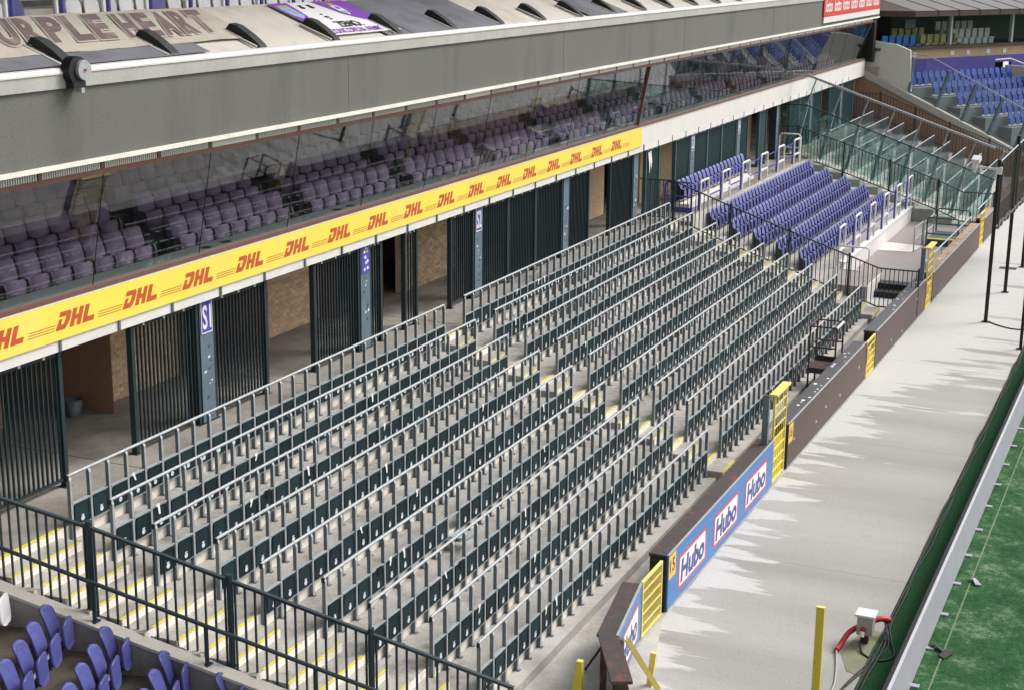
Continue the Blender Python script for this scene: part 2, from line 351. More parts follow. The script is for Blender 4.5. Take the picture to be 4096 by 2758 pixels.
# ------------------------------------------------------------------ key dimensions (metres; x along the stand, y away from the pitch, z up)
D, RISE, HR = .857, .2845, 1.165
ZW = 9*RISE                     # walkway behind the rows
ZA = -.20                       # apron and pitch level
def wall_y(x): return -1.47 - max(0, x-14)*.0098
def aisle_x(y): return -1.62 - .27*y      # left fence line
NEAR_L = [0, 0, -.5, -.5, -1, -1, -1.5, -1.5, -1.6]

# ------------------------------------------------------------------ ground, pitch, terraces
g = MB(); g.quad((-200,-400,ZA),(400,-400,ZA),(400,300,ZA),(-200,300,ZA)); struct(g.build('ground', 'apron'))
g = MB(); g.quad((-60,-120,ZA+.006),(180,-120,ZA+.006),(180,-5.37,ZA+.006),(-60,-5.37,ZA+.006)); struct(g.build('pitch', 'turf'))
g = MB(); g.box(-60, 68, 1.0, 14, -3, ZA-.01)
terr = MB()
XL, XR = -8.0, 31.6
def tread_x0(y): return aisle_x(max(y, -2)) - .12
ter = struct(thing('terrace', 'grey stepped concrete terrace', 'terrace', (0,0,0)))
for k in ('label', 'category'): del ter[k]
for i in range(9):
    y0 = (i-1)*D + .05 if i else -.27
    y1 = i*D + .05; z = i*RISE
    p = [(tread_x0(y0), y0), (XR, y0), (XR, y1), (tread_x0(y1), y1)]
    m_ = MB().prism(p, lambda a,b,t: (a,b,t), z-.6, z); m_.build('tread', 'tread' if i else 'kerb_floor', ter)
    # riser behind the posts of this row
    x0 = tread_x0(y1)
    MB().box(x0, XR-.003, y1-.012, y1+.02, z+.002, z+RISE-.004).build('riser', 'riser', ter)
# small half steps with painted noses in the three gangways
def gangway(xa, xb, rows):
    for i in rows:
        y1 = i*D + .05; z = i*RISE
        xa_ = xa(y1) if callable(xa) else xa; xb_ = xb[i] if isinstance(xb, list) else xb
        if i < 9:
            st = MB().box(xa_, xb_, y1-.43, y1-.013, z+.001, z+RISE/2); st.build('step', 'tread', ter)
            MB().box(xa_+.002, xb_-.002, y1-.452, y1-.431, z+.002, z+RISE/2-.003).build('step_riser', 'riser', ter)
            MB().box(xa_, xb_-.03, y1-.455, y1-.395, z+RISE/2-.002, z+RISE/2+.005).build('nosing', 'yellow_line', ter)
        if i >= 1:
            MB().box(xa(y1-D)+.0 if callable(xa) else xa_, xb_-.03, y1-D-.014, y1-D+.045, z-.004, z+.005).build('nosing', 'yellow_line', ter)
gangway(lambda y: aisle_x(y)+.10, [x-.12 for x in NEAR_L], range(9))
gangway(12.62, 13.62, range(9))
gangway(30.32, 31.58, range(9))
for xa, xb in ((-3.95, -1.7), (12.62, 13.62), (30.32, 31.58)):
    MB().box(xa, xb, 8*D+.036, 8*D+.12, ZW-.004, ZW+.005).build('nosing', 'yellow_line', ter)
# short yellow mark on the bottom ledge by the second gate
MB().box(12.45, 13.7, -.26, -.19, -.002, .005).build('nosing', 'yellow_line', ter)
wk = MB(); wk.box(-12, 68.9, 8*D+.052, 14.5, ZW-.5, ZW); struct(wk.build('walkway', 'walkway'))
wl = MB(); wl.box(XL, XR, 8*D+.02, 8*D+.05, ZW-1, ZW-.003)
# floor slab seams on the walkway
for x in (1.4, 7.6, 14.1, 20.4, 26.6): MB().box(x, x+.012, 8*D+.06, 12, ZW+.001, ZW+.004).build('walkway_joint', 'void', ter)
# lower gangway in front of the first row, with a worn step edge
lg = MB(); lg.prism([(-6, -.27), (XR, -.27), (XR, wall_y(XR)-.02), (14, -1.49), (5, -1.49), (-2, -3.2), (-6, -3.2)], lambda a,b,t: (a,b,t), ZA-.2, ZA+.012); struct(lg.build('lower_gangway', 'kerb_floor'))

# ------------------------------------------------------------------ safe-standing rail rows
post_mb = MB()
post_mb.prism([(-.032,0),(.03,0),(.03,1.16),(-.008,1.16),(-.034,1.10)], lambda a,b,t: (t,a,b), -.022, .022)
post_mb.box(-.035, .05, -.075, .03, 0, .012); post_mb.box(.022, .05, .0, .028, .02, .17)
POST = post_mb.mesh('post', 'galv_post')
edge = MB(); edge.box(-.024, .024, -.040, -.0345, .02, 1.09); edge.prism([(-.040,1.09),(-.0345,1.088),(-.008,1.152),(-.014,1.156)], lambda a,b,t: (t,a,b), -.026, .026)
EDGE = edge.mesh('lit_post_front', 'galv')  # pale strip paints the lit front of each post, body kept darker
seat_mb = MB()
out = rrect(.385, .375, .05, 3, True)
seat_mb.prism(out, lambda a,b,t: (a,t,b), -.032, -.008)
inn = rrect(.335, .325, .035, 3, True)
SEAT = None
# raised rim: ring of the outline
n_ = len(out)
def rim(o1, o2, y):
    m_ = MB(); vs = [(a,y,b) for a,b in o1] + [(a,y,b+.03) for a,b in o2]; n = len(o1)
    m_.add(vs, [(i, (i+1)%n, n+(i+1)%n, n+i) for i in range(n)]); return m_
r1 = rim(out, inn, -.040); seat_mb.v += [];
o_ = len(seat_mb.v); seat_mb.add(r1.v, r1.f)
seat_mb.add([(a,-.032,b) for a,b in out]+[(a,-.040,b) for a,b in out], [(i,(i+1)%n_,n_+(i+1)%n_,n_+i) for i in range(n_)])
SEAT = seat_mb.mesh('seat', 'seat_teal')
lip = MB(); lip.box(-.222, .222, -.036, .02, .396, .418)
LIP = lip.mesh('seat_lip', 'seat_lip')
LOW = MB().box(-.222, .222, -.036, -.006, -.022, -.004).mesh('lower_bar', 'seat_lip')
bd = MB()
def ring(mb, cx, cz, r0, r1, y, n=10):
    mb.add([(cx+r*math.cos(2*math.pi*k/n), y, cz+r*math.sin(2*math.pi*k/n)) for r in (r0,r1) for k in range(n)], [(k,(k+1)%n,n+(k+1)%n,n+k) for k in range(n)])
ring(bd, 0, .088, .001, .046, -.0405, 12)
bd.quad((-.03,-.0405,.136),(.03,-.0405,.136),(.036,-.0405,.158),(-.036,-.0405,.158))
BADGE = bd.mesh('crest_badge', 'badge')
bi = MB(); ring(bi, 0, .088, .016, .028, -.0415, 8); BADGEIN = bi.mesh('crest_ring', 'seat_teal')
TAPES = []
for q in range(5):
    tp = MB(); x0 = random.uniform(-.15,.04); ln = random.uniform(.08,.17); wd = random.uniform(.025,.05); sk = random.uniform(-.05,.05); kn = random.uniform(.05,.11)
    tp.add([(x0,-.047,.445),(x0+kn,-.047,.45),(x0+kn+.01,-.048,.41),(x0+kn*.5+wd,-.05,.39),(x0+kn*.5+wd+sk,-.052,.39-ln),(x0+kn*.5+sk,-.052,.385-ln),(x0+kn*.3,-.05,.395),(x0-.01,-.048,.40)],[(0,1,2,3,4,5,6,7)])
    TAPES.append(tp.mesh('tape_strip', 'tape'))
tq = MB(); tq.add([(-.1,-.046,.44),(.12,-.046,.43),(.1,-.048,.33),(.02,-.048,.25),(-.05,-.048,.36)],[(0,1,2,3,4)]); TAPEB = tq.mesh('tape_wrap', 'tape_black')
SEATDOWN = MB().box(-.2125,.2125,-.42,-.03,.02,.05).mesh('seat_down', 'seat_lip')
def rail_row(i, x0, n, label, group, tapes=(), gone=(), ztilt=0):
    y, z = i*D, i*RISE
    t = thing('rail_seat_row', label, 'rail seats', (x0, y, z), group)
    rb = MB(); L = (n-1)*.5
    rb.tube([(-.03,.0,HR-.06),(-.03,.0,HR-.02),(.0,0,HR-.002),(.06,0,HR),(L-.06,0,HR),(L,0,HR-.004),(L+.02,0,HR-.03)], .028, 8)
    link('rail', rb.mesh('rail', 'galv'), t); link('end_cap', MB().tube([(-.03,0,HR-.075),(-.032,0,HR-.02),(-.022,0,HR)], .031, 8).mesh('end_cap', 'black'), t)
    for k in range(n):
        p = link('post', POST, t, (k*.5, 0, 0)); link('lit_post_front', EDGE, p)
        if k == n-1: continue
        if k in gone:
            s = link('seat', SEATDOWN, t, (k*.5+.25, 0, .21)); link('seat_lip', LIP, s); continue
        s = link('seat', SEAT, t, (k*.5+.25, random.uniform(-.004,.004), .258), (random.uniform(-.03,.05), 0, random.uniform(-.006,.006)))
        link('seat_lip', LIP, s); link('lower_bar', LOW, s); link('crest_badge', BADGE, s)
        if k in tapes: link('tape_strip', TAPES[(k*3+i) % 5] if (k*7+i) % 4 else TAPEB, s)
    return t
tapes_near = {0: (5,6,22), 1: (8,16,19,3), 2: (5,6,12), 3: (3,4,5,9,18), 4: (6,23,10), 5: (11,20), 6: (5,6,9,15), 7: (2,8,17), 8: (3,)}
tapes_mid = {0: (9,14,15), 1: (4,10,18,26), 2: (12,20,23,29), 3: (5,17,30), 4: (8,21,24,28), 5: (3,14,27), 6: (6,19,22), 7: (2,3,12,25,31), 8: (6,9,10,28,31)}
for i in range(9):
    n = int(round((12.5-NEAR_L[i])/.5)) + 1
    x0 = 12.52 - (n-1)*.5
    rail_row(i, x0, n, f'galvanised rail with folded dark seats, {ORD[i]} row up in the block near the barred fence', 'standing rails of the near block', tapes_near.get(i, ()), (9,) if i == 3 else ())
for i in range(9):
    rail_row(i, 13.68, 34, f'galvanised rail with folded dark seats, {ORD[i]} row up in the block beside the purple seats', 'standing rails of the far block', tapes_mid.get(i, ()))

# ------------------------------------------------------------------ barred fences
def barred_fence(name, label, pts, h, bar=.018, gap=.14, post_idx=(), rail=.028, postw=.055, foot=.10, mat_='dark_paint', post_extra=.10, mid=None):
    """pts: ground polyline (x,y,z); pickets are single parts"""
    t = thing(name, label, 'fence', pts[0])
    top = MB(); bot = MB()
    for a, b in zip(pts[:-1], pts[1:]):
        top.bar((a[0],a[1],a[2]+h),(b[0],b[1],b[2]+h), rail*1.5, rail)
        bot.bar((a[0],a[1],a[2]+foot),(b[0],b[1],b[2]+foot), rail*1.3, rail)
    top.build('top_rail', mat_, t); bot.build('bottom_rail', mat_, t)
    me = MB().box(-bar/2, bar/2, -bar/2, bar/2, foot, h-.006).mesh('picket', mat_)
    for a, b in zip(pts[:-1], pts[1:]):
        L = math.dist(a[:2], b[:2]); n = max(1, int(L/gap))
        for k in range(n):
            f = (k+.5)/n; link('picket', me, t, at(t, tuple(a[j]+(b[j]-a[j])*f for j in range(3))))
    pm = MB(); pm.tube([(0,0,-.12),(0,0,h+post_extra)], postw/2*1.15, 8); pm.box(-.07,.07,-.07,.07,0,.012)
    pme = pm.mesh('post', mat_)
    for p in (pts if post_idx is None else [pts[k] for k in post_idx]): link('post', pme, t, at(t, p))
    return t
def tz(y): return RISE*(y-.05)/D + .28
pl = [(aisle_x(y), y, tz(y)-.06) for y in (9.3, 7.25, 5.2, 3.05, .92, -1.2)]
pl[0] = (aisle_x(9.3), 9.3, ZW); pl[1] = (aisle_x(7.25), 7.25, ZW-.06)
fa = barred_fence('barred_fence', 'dark barred fence running down the terrace beside the near seat rows', pl, 1.42, gap=.15, post_idx=(1,2,3,4), bar=.028, rail=.045, postw=.09, foot=-.06, post_extra=.10)
# parapet wall with pipe rail in front of that fence
par = thing('parapet_wall', 'low concrete parapet wall beside purple seats carrying a dark pipe rail', 'wall', (aisle_x(3)-.22, 3, .8))
wallm = MB()
ys = [9.6, 7.4, 5.2, 3.0, .8, -1.6]
def wx(y): return aisle_x(y) - .22
def wz(y): return min(.332*y + .19, .332*7.6+.19)
for a, b in zip(ys[:-1], ys[1:]):
    for (o0, o1, zb, zt, nm) in ((-.16, .10, -1.6, 0.0, 'w'),):
        wallm.add([(wx(a)+o0,a,wz(a)+zb),(wx(a)+o1,a,wz(a)+zb),(wx(a)+o1,a,wz(a)+zt),(wx(a)+o0,a,wz(a)+zt),(wx(b)+o0,b,wz(b)+zb),(wx(b)+o1,b,wz(b)+zb),(wx(b)+o1,b,wz(b)+zt),(wx(b)+o0,b,wz(b)+zt)],
                  [(0,1,2,3),(7,6,5,4),(0,4,5,1),(1,5,6,2),(2,6,7,3),(3,7,4,0)])
wallm.build('wall', 'walkway', par)
cp = MB()
for a, b in zip(ys[:-1], ys[1:]):
    cp.bar((wx(a)-.03,a,wz(a)+.02),(wx(b)-.03,b,wz(b)+.02), .30, .05)
cp.build('coping', 'coping', par)
rl = MB(); rl.tube([(wx(y)-.02, y, wz(y)+.68) for y in (9.0, 7.4, 5.2, 3.0, .8, -1.6)], .034, 10); rl.build('pipe_rail', 'dark_paint', par)
pm = MB().tube([(0,0,.03),(0,0,.66)], .036, 10).box(-.08,.08,-.06,.06,.04,.055).mesh('rail_post', 'dark_paint')
for y in (6.95, 5.02, 3.3, 1.65, 0.0): link('rail_post', pm, par, at(par, (wx(y)-.02, y, wz(y))))

pc = [(31.65,8.45,ZW), (31.65,7.18,ZW), (31.65,5.05,1.80), (31.65,2.9,1.10), (31.65,.76,.40), (31.65,-.28,.06), (31.65,-1.62,.06)]
barred_fence('barred_fence', 'dark barred fence between the dark rail seats and the purple seats', pc, 1.44, gap=.145, post_idx=(1,2,3,4,6), bar=.026, rail=.042, postw=.075)
pdn = [(50.8,8.6,ZW), (50.8,7.36,ZW+.05), (50.8,5.15,1.95), (50.8,2.98,1.24), (50.8,.75,.50), (50.8,-.34,.06), (50.8,-1.72,.06)]
barred_fence('barred_fence', 'dark barred fence between the purple seats and the green glass screen', pdn, 1.44, gap=.145, post_idx=(1,2,3,4,6), bar=.026, rail=.042, postw=.075)
pe = [(68.0,8.6,2.7), (68.0,6.84,2.75), (68.0,4.84,2.0), (68.0,2.9,1.25), (68.0,.69,.45), (68.0,-.6,-.1)]
barred_fence('barred_fence', 'dark barred fence along the foot of the sloping brick wall', pe, 1.5, gap=.16, post_idx=(1,2,3,4), bar=.026, rail=.042, postw=.075)

# ------------------------------------------------------------------ purple seat block
SEATW = .485
back = MB()
bo = rrect(.43, .45, .14, 5, True)
def curv(a, b, t): return (a, t +   .12*(b/.45) - .035*(a/.225)**2, b)
back.prism(bo, curv, .06, .085, True)
BACKME = back.mesh('backrest', 'purple')
pan = MB(); pan.prism(rrect(.36, .36, .08, 4), lambda a,b,t: (a, t + .05*(b/.38) - .02*(a/.2)**2, b), -.12, -.08, True)
PANME = pan.mesh('seat_pan', 'purple')
GAP_SHADE = MB().prism([(-.10,-.06),(-.16,.10),(-.13,.30),(.02,.38),(.09,.60),(.13,.60),(.09,-.06)], lambda a,b,t: (t,a,b), -.254, -.232).mesh('gap_shade', 'gap_shade_blue')  # dark plates between the seats stand for the shade in the gaps
def purple_row(label, x0, n, y, ztop, group, sp=SEATW):
    t = thing('stadium_seat_row', label, 'seat row', (x0, y, ztop-.85), group)
    for k in range(n):
        b = link('backrest', BACKME, t, (k*sp, 0, .40)); link('seat_pan', PANME, t, (k*sp, .02, .19)); link('gap_shade', GAP_SHADE, t, (k*sp, .02, .20))
    L = n*sp
    link('seat_beam', MB().box(-.25, L-.22, -.02, .07, .10, .16).mesh('seat_beam', 'white_paint'), t)
    sm = MB().box(-.03,.03,0,.06,0,.10).mesh('stand', 'galv_post')
    for k in range(0, n, 4): link('stand', sm, t, (k*sp+.2, 0, 0))
    return t
pt = struct(thing('seat_terrace', '', '', (0,0,0)));  del pt['label']; del pt['category']
for k in range(5):
    y, zt = 2.83+.857*k, 1.5+.3*k
    purple_row(f'purple folding seats, {ORD[k]} row up behind the white hoop railing', 33.75, 33, y, zt, 'purple seats of the middle block')
    MB().box(31.75, 50.75, y-.62 if k else 1.98, y+.24, -.2, zt-.86).build('tread', 'kerb_floor', pt)
purple_row('short upper row of purple folding seats standing against the barred gates', 34.6, 18, 7.78, 3.60, 'purple seats of the middle block', .505)
MB().box(34.3, 43.4, 7.45, 8.05, ZW+.001, ZW+.18).build('plinth', 'riser', pt)
MB().box(34.3, 43.4, 7.40, 7.449, ZW+.002, ZW+.20).build('plinth_edge', 'white_paint', pt)
MB().box(31.75, 50.75, 6.50, 6.907, .0, ZW-.003).build('back_step', 'kerb_floor', pt)
for k in range(5):   # gangway steps beside the fences
    for xa, xb in ((31.8, 33.3), (49.95, 50.7)):
        y, zt = 2.83+.857*k, 1.5+.3*k
        MB().box(xa, xb, y-.15, y+.238, zt-.859, zt-.71).build('step', 'riser', pt)
        MB().box(xa+.1, xb-.1, y-.155, y-.08, zt-.708, zt-.703).build('nosing', 'yellow_line', pt)
# white front wall of the block
fw = thing('white_retaining_wall', 'white painted retaining wall below the purple seats', 'wall', (43.5, 1.95, 0))
MB().box(36.2, 50.7, 1.86, 1.975, -.2, .66).build('wall', 'white_wall', fw)
MB().box(36.2, 50.7, 1.80, 2.06, .662, .70).build('coping', 'white_paint', fw)
MB().box(36.1, 36.197, 1.2, 1.975, -.2, .45).build('end_wall', 'white_wall', fw)

# hoop railings: white loops joined by purple rails
def hoop_rail(name, label, x0, n, y, z, sp, wd, h, white_end=True):
    t = thing(name, label, 'railing', (x0, y, z))
    hm = MB().tube([(0,0,0),(0,0,h-.1),(.04,0,h-.02),(.12,0,h),(wd-.12,0,h),(wd-.04,0,h-.02),(wd,0,h-.1),(wd,0,.12),(wd,0,0)], .042, 8)
    hm.bar((0,0,.38*h),(wd,0,.38*h), .07, .07); hme = hm.mesh('hoop', 'white_paint')
    pmh = MB().box(-.04,.04,-.012,.05,0,h-.1).mesh('purple_post', 'purple_paint')
    lm = MB().bar((wd,.03,h-.14),(sp,.03,h-.14),.03,.045).bar((wd,.03,.36*h),(sp,.03,.36*h),.03,.045).mesh('link_rail', 'purple_paint')
    for k in range(n):
        link('hoop', hme, t, (k*sp, 0, 0)); link('purple_post', pmh, t, (k*sp-.05, .02, 0))
        if k < n-1: link('link_rail', lm, t, (k*sp, 0, 0))
    return t
hoop_rail('hoop_railing', 'white and purple hoop railing behind the purple seat rows', 34.3, 6, 6.99, ZW, 2.87, 1.05, 1.08)
hoop_rail('hoop_railing', 'white and purple hoop railing on the white wall by the ramp', 35.4, 6, 1.93, .70, 2.87, 1.0, 1.42)
t = thing('end_hoop', 'white end hoop of the railing by the far barred fence', 'railing', (50.0, 7.4, ZW))
MB().tube([(49.9,6.99,ZW),(49.9,6.99,ZW+1.1),(49.9,7.1,ZW+1.22),(49.9,7.9,ZW+1.22),(49.9,8.0,ZW+1.1),(49.9,8.0,ZW)], .035, 8).build('hoop', 'white_paint', t)
MB().bar((49.9,7.0,ZW+.6),(49.9,8.0,ZW+.6),.05,.05).build('cross_rail', 'white_paint', t)
t = thing('purple_gate', 'purple tubular gate with kick plate behind the barred fence', 'gate', (33.4, 7.4, ZW))
MB().tube([(33.3,7.02,ZW),(33.3,7.02,ZW+1.05),(33.3,7.12,ZW+1.15),(33.3,7.95,ZW+1.15),(33.3,8.04,ZW+1.05),(33.3,8.04,ZW)], .04, 8).build('frame', 'purple_paint', t)
MB().bar((33.3,7.02,ZW+.62),(33.3,8.04,ZW+.62),.04,.05).build('cross_rail', 'purple_paint', t)
MB().box(33.29,33.31,7.03,8.03,ZW+.02,ZW+.22).build('kick_plate', 'purple_paint', t)
t = thing('white_end_rail', 'white tube rail at the near end of the white wall', 'railing', (35.2, 1.4, 0))
MB().tube([(35.2,1.95,.3),(35.2,1.95,1.42),(35.2,1.85,1.5),(35.2,.85,1.5),(35.2,.75,1.42),(35.2,.75,-.1)], .035, 8).build('tube', 'white_paint', t)
t = thing('white_step_block', 'white framed stair block at the foot of the purple seats', 'steps', (34.3, 1.2, 0))
MB().box(33.4, 36.08, .45, 1.97, -.19, .42).build('block', 'deck_grey', t)
MB().box(33.35, 36.1, .40, .449, -.19, .45).build('edge', 'white_wall', t)
# viewing platform and ramp in front
pf = struct(thing('platform', '', '', (0,0,0))); del pf['label']; del pf['category']
MB().box(36.2, 50.7, -1.38, 1.855, -.19, .0).build('platform_floor', 'deck_grey', pf)
MB().prism([(43.0,.5),(47.6,.3),(49.6,1.2),(49.6,1.84),(43.9,1.84)], lambda a,b,t: (a,b,t), .004, .008).build('painted_patch', 'deck_grey', pf)
MB().prism([(42.9,1.84),(43.0,.52),(44.6,.30),(44.8,1.6),(44.75,1.84)], lambda a,b,t: (a,b,t), .008, .012).build('white_mark', 'white_wall', pf)
t = thing('black_steps', 'pair of black portable steps behind the barred fence', 'steps', (35.2, .0, -.19))
MB().box(34.7, 35.35, -.75, .42, -.185, .02).build('lower_step', 'black', t); MB().box(35.36, 36.0, -.75, .42, -.185, .2).build('upper_step', 'black', t)
def tube_rail(label, pts_list, m, r=.03):
    t = thing('guard_rail', label, 'railing', pts_list[0][0])
    for p in pts_list: MB().tube(p, r, 8).build('tube', m, t)
    return t
tube_rail('grey tube handrail on the edge of the painted patch', [[(43.2,.45,0),(43.2,.45,1.0),(44.9,.40,1.0),(44.9,.40,0)],[(43.2,.45,.5),(44.9,.4,.5)]], 'galv')
tube_rail('dark guard rail hoop nearest on the ramp platform', [[(44.7,.2,0),(44.7,.2,1.15),(44.7,.1,1.22),(44.7,-1.0,1.22),(44.7,-1.08,1.15),(44.7,-1.08,0)],[(44.7,.2,.55),(44.7,-1.08,.55)]], 'green_gate', .035)
tube_rail('dark guard rail hoop behind the yellow edged ramp', [[(47.3,.2,0),(47.3,.2,1.15),(47.3,.1,1.22),(47.3,-1.1,1.22),(47.3,-1.2,1.15),(47.3,-1.2,0)],[(47.3,.2,.55),(47.3,-1.2,.55)]], 'green_gate', .035)
tube_rail('pale handrail running back along the platform ramp', [[(44.9,.35,0),(44.9,.35,.98),(47.2,.3,.98),(47.2,.3,0)],[(44.9,.35,.5),(47.2,.3,.5)]], 'galv')
t = thing('ramp_lid', 'dark green ramp box with a yellow front edge on the platform', 'ramp', (46, -.5, 0))
MB().box(44.95, 47.2, -1.1, .2, .001, .26).build('box', 'green_gate', t); MB().box(44.90, 45.08, -1.12, .22, .262, .30).build('edge_strip', 'yellow_line', t)

# ------------------------------------------------------------------ back wall of the terrace: pillars, barred gates, brick walls
BAYS = [4.17, 10.69, 17.06, 23.52, 30.05, 36.62, 43.16, 49.75, 56.4, 63.5]
PNAME = {4.17: 'S1', 17.06: 'S2', 36.62: 'S3', 43.16: 'S4'}
GY = 8.15
def front(y): return lambda a, b: (a, y, b)
for k, x in enumerate(BAYS):
    sig = PNAME.get(x)
    lab = f'blue grey steel pillar with a purple {sig} sign at head height' if sig else ('blue grey steel pillar with a torn purple poster' if k == 1 else f'blue grey steel pillar, {ORD[k]} along the barred gates from the left'.replace('front along', 'first along'))
    t = thing('pillar', lab, 'pillar', (x+.22, GY, ZW), 'pillars under the yellow banner')
    MB().box(x, x+.44, GY, GY+.34, ZW, 5.35).build('shaft', 'pillar', t)
    MB().box(x-.008, x-.001, GY+.003, GY+.34, ZW+.01, 5.34).build('shaded_side', 'dark_paint', t)  # dark sheet paints the shade on the pillar's near side
    MB().box(x-.03, x+.47, GY-.02, GY+.37, ZW+.001, ZW+.03).build('base_plate', 'dark_paint', t)
    if sig or k == 1:
        MB().box(x+.03, x+.41, GY-.012, GY-.003, 4.42, 5.10).build('sign_plate', 'purple_paint', t)
        if sig:
            tm = text_mb(sig, 1, .02); place_text(MB(), tm, front(GY-.0145), (x+.08, x+.37, 4.50, 5.0)).build('sign_lettering', 'letter_white', t)
            fr = MB()
            for a, b, c, d_ in ((x+.03,x+.41,4.42,4.445),(x+.03,x+.41,5.075,5.10),(x+.03,x+.05,4.446,5.074),(x+.39,x+.41,4.446,5.074)): fr.quad((a,GY-.0145,c),(b,GY-.0145,c),(b,GY-.0145,d_),(a,GY-.0145,d_))
            fr.build('sign_border', 'letter_white', t)
        else:
            pp = MB()
            for _ in range(9):
                a, b = x+.08+random.random()*.22, 4.48+random.random()*.5; pp.quad((a,GY-.0145,b),(a+.06+random.random()*.05,GY-.0145,b+.02),(a+.05,GY-.0145,b+.09),(a-.02,GY-.0145,b+.06))
            pp.build('poster_print', 'letter_white', t)
    if k < 6:   # sticker remains and marker scrawl
        st = MB()
        for _ in range(4):
            a, b = x+.06+random.random()*.25, 3.2+random.random()*1.1; w_, h_ = .04+random.random()*.1, .03+random.random()*.07
            st.add([(a,GY-.003,b),(a+w_,GY-.003,b+.015),(a+w_*.9,GY-.003,b+h_),(a+w_*.2,GY-.003,b+h_*.8)],[(0,1,2,3)])
        st.build('sticker_scrap', 'paper', t)
        sg = MB()
        for _ in range(5):
            a, b = x+.08+random.random()*.2, 3.0+random.random()*1.2
            sg.tube([(a,GY-.002,b),(a+.08,GY-.002,b+.05),(a+.02,GY-.002,b-.02),(a+.12,GY-.002,b)], .006, 4)
        sg.build('marker_scrawl', 'black', t)

BARCACHE = {}
def bar_gate(x0, x1, label, swing=None, mat_='dark_paint', z0=ZW+.14, z1=5.02, gap=.118, post=(True, True)):
    t = thing('barred_gate', label, 'gate', (x0, GY+.08, ZW), 'barred gates along the walkway')
    L = x1 - x0; dirv = Vector((1,0,0)) if swing is None else Vector((math.cos(R(swing)), math.sin(R(swing)), 0))
    P0 = Vector((0,0,0))
    def pt_(s, z): return (dirv.x*s, dirv.y*s, z)
    for zz in (z1, z0): link('frame_rail', MB().bar(pt_(.05,zz-ZW), pt_(L-.05,zz-ZW), .05, .05).mesh('frame_rail', mat_), t)
    key = (mat_, z0, z1)
    if key not in BARCACHE: BARCACHE[key] = MB().box(-.014,.014,-.02,.02,z0-ZW+.026,z1-ZW-.026).mesh('bar', mat_)
    n = max(2, int(L/gap))
    for k in range(1, n): link('bar', BARCACHE[key], t, pt_(L*k/n, 0))
    for s, on in ((.04, post[0]), (L-.04, post[1])):
        if on:
            p = MB(); q = pt_(s, 0); p.box(q[0]-.045, q[0]+.045, q[1]-.06, q[1]+.06, .012, 5.32-ZW); p.box(q[0]-.10, q[0]+.08, q[1]-.10, q[1]+.10, 0, .011)
            link('post', p.mesh('post', mat_), t)
    pp = MB()
    for s in (.2, .5, .8): q = pt_(L*s, z1-ZW); pp.box(q[0]-.03, q[0]+.03, q[1]-.033, q[1]-.026, q[2]-.02, q[2]+.045)
    link('tape_scrap', pp.mesh('tape_scrap', 'paper'), t)
    return t
GATES = [(-2.0, 0.06, 'nearest barred gate at the left edge of the picture', None), (2.02, 4.15, 'barred gate on the left of the S1 pillar', None), (4.63, 6.65, 'barred gate on the right of the S1 pillar', None),
 (8.58, 10.67, 'barred gate on the left of the torn poster pillar', None), (11.15, 11.78, 'narrow barred gate right of the torn poster pillar', None), (12.98, 13.68, 'narrow free standing barred gate before the wide brick opening', None),
 (15.6, 17.04, 'barred gate with chipped white paint left of the S2 pillar', None), (17.52, 19.36, 'first of three closed barred gates right of the S2 pillar', None), (19.36, 21.38, 'middle of three closed barred gates right of the S2 pillar', None), (21.38, 23.5, 'last of three closed barred gates right of the S2 pillar', None),
 (23.98, 25.82, 'barred gate right of the fourth pillar', None), (27.75, 30.03, 'barred gate left of the fifth pillar', None)]
for x0, x1, lb, sw in GATES: bar_gate(x0, x1, lb, sw)
FAR = [(31.4, 32.95, 'greenish barred gate just beyond the fence end with a rag hung on it'), (34.8, 36.6, 'greenish barred gate left of the S3 pillar'), (37.1, 38.95, 'first greenish gate right of the S3 pillar'), (38.95, 40.95, 'middle greenish gate behind the short purple row'), (40.95, 43.14, 'greenish gate left of the S4 pillar'), (43.62, 44.95, 'greenish gate right of the S4 pillar'),
 (52.4, 54.3, 'greenish gate behind the glass screen, nearest'), (54.3, 56.3, 'greenish gate left of the ninth pillar'), (57.0, 59.0, 'greenish gate right of the ninth pillar'), (60.9, 63.4, 'greenish gate left of the last pillar'), (64.1, 66.9, 'greenish gate at the far end of the walkway')]
for x0, x1, lb in FAR: bar_gate(x0, x1, lb, None, 'green_gate', gap=.11)
bar_gate(46.8, 48.1, 'greenish gate leaf standing open near the far fence', None, 'green_gate', gap=.05)
t = thing('hung_rag', 'pale torn rag hanging on a barred gate under the banner end', 'rag', (31.75, GY-.02, 4.4))
MB().add([(31.6,GY+.02,4.95),(31.95,GY+.02,5.0),(32.0,GY,4.6),(31.9,GY-.01,4.3),(31.82,GY,4.62),(31.74,GY-.01,4.15),(31.66,GY,4.6)],[(0,1,2,3,4,5,6)]).build('cloth', 'paper', t)

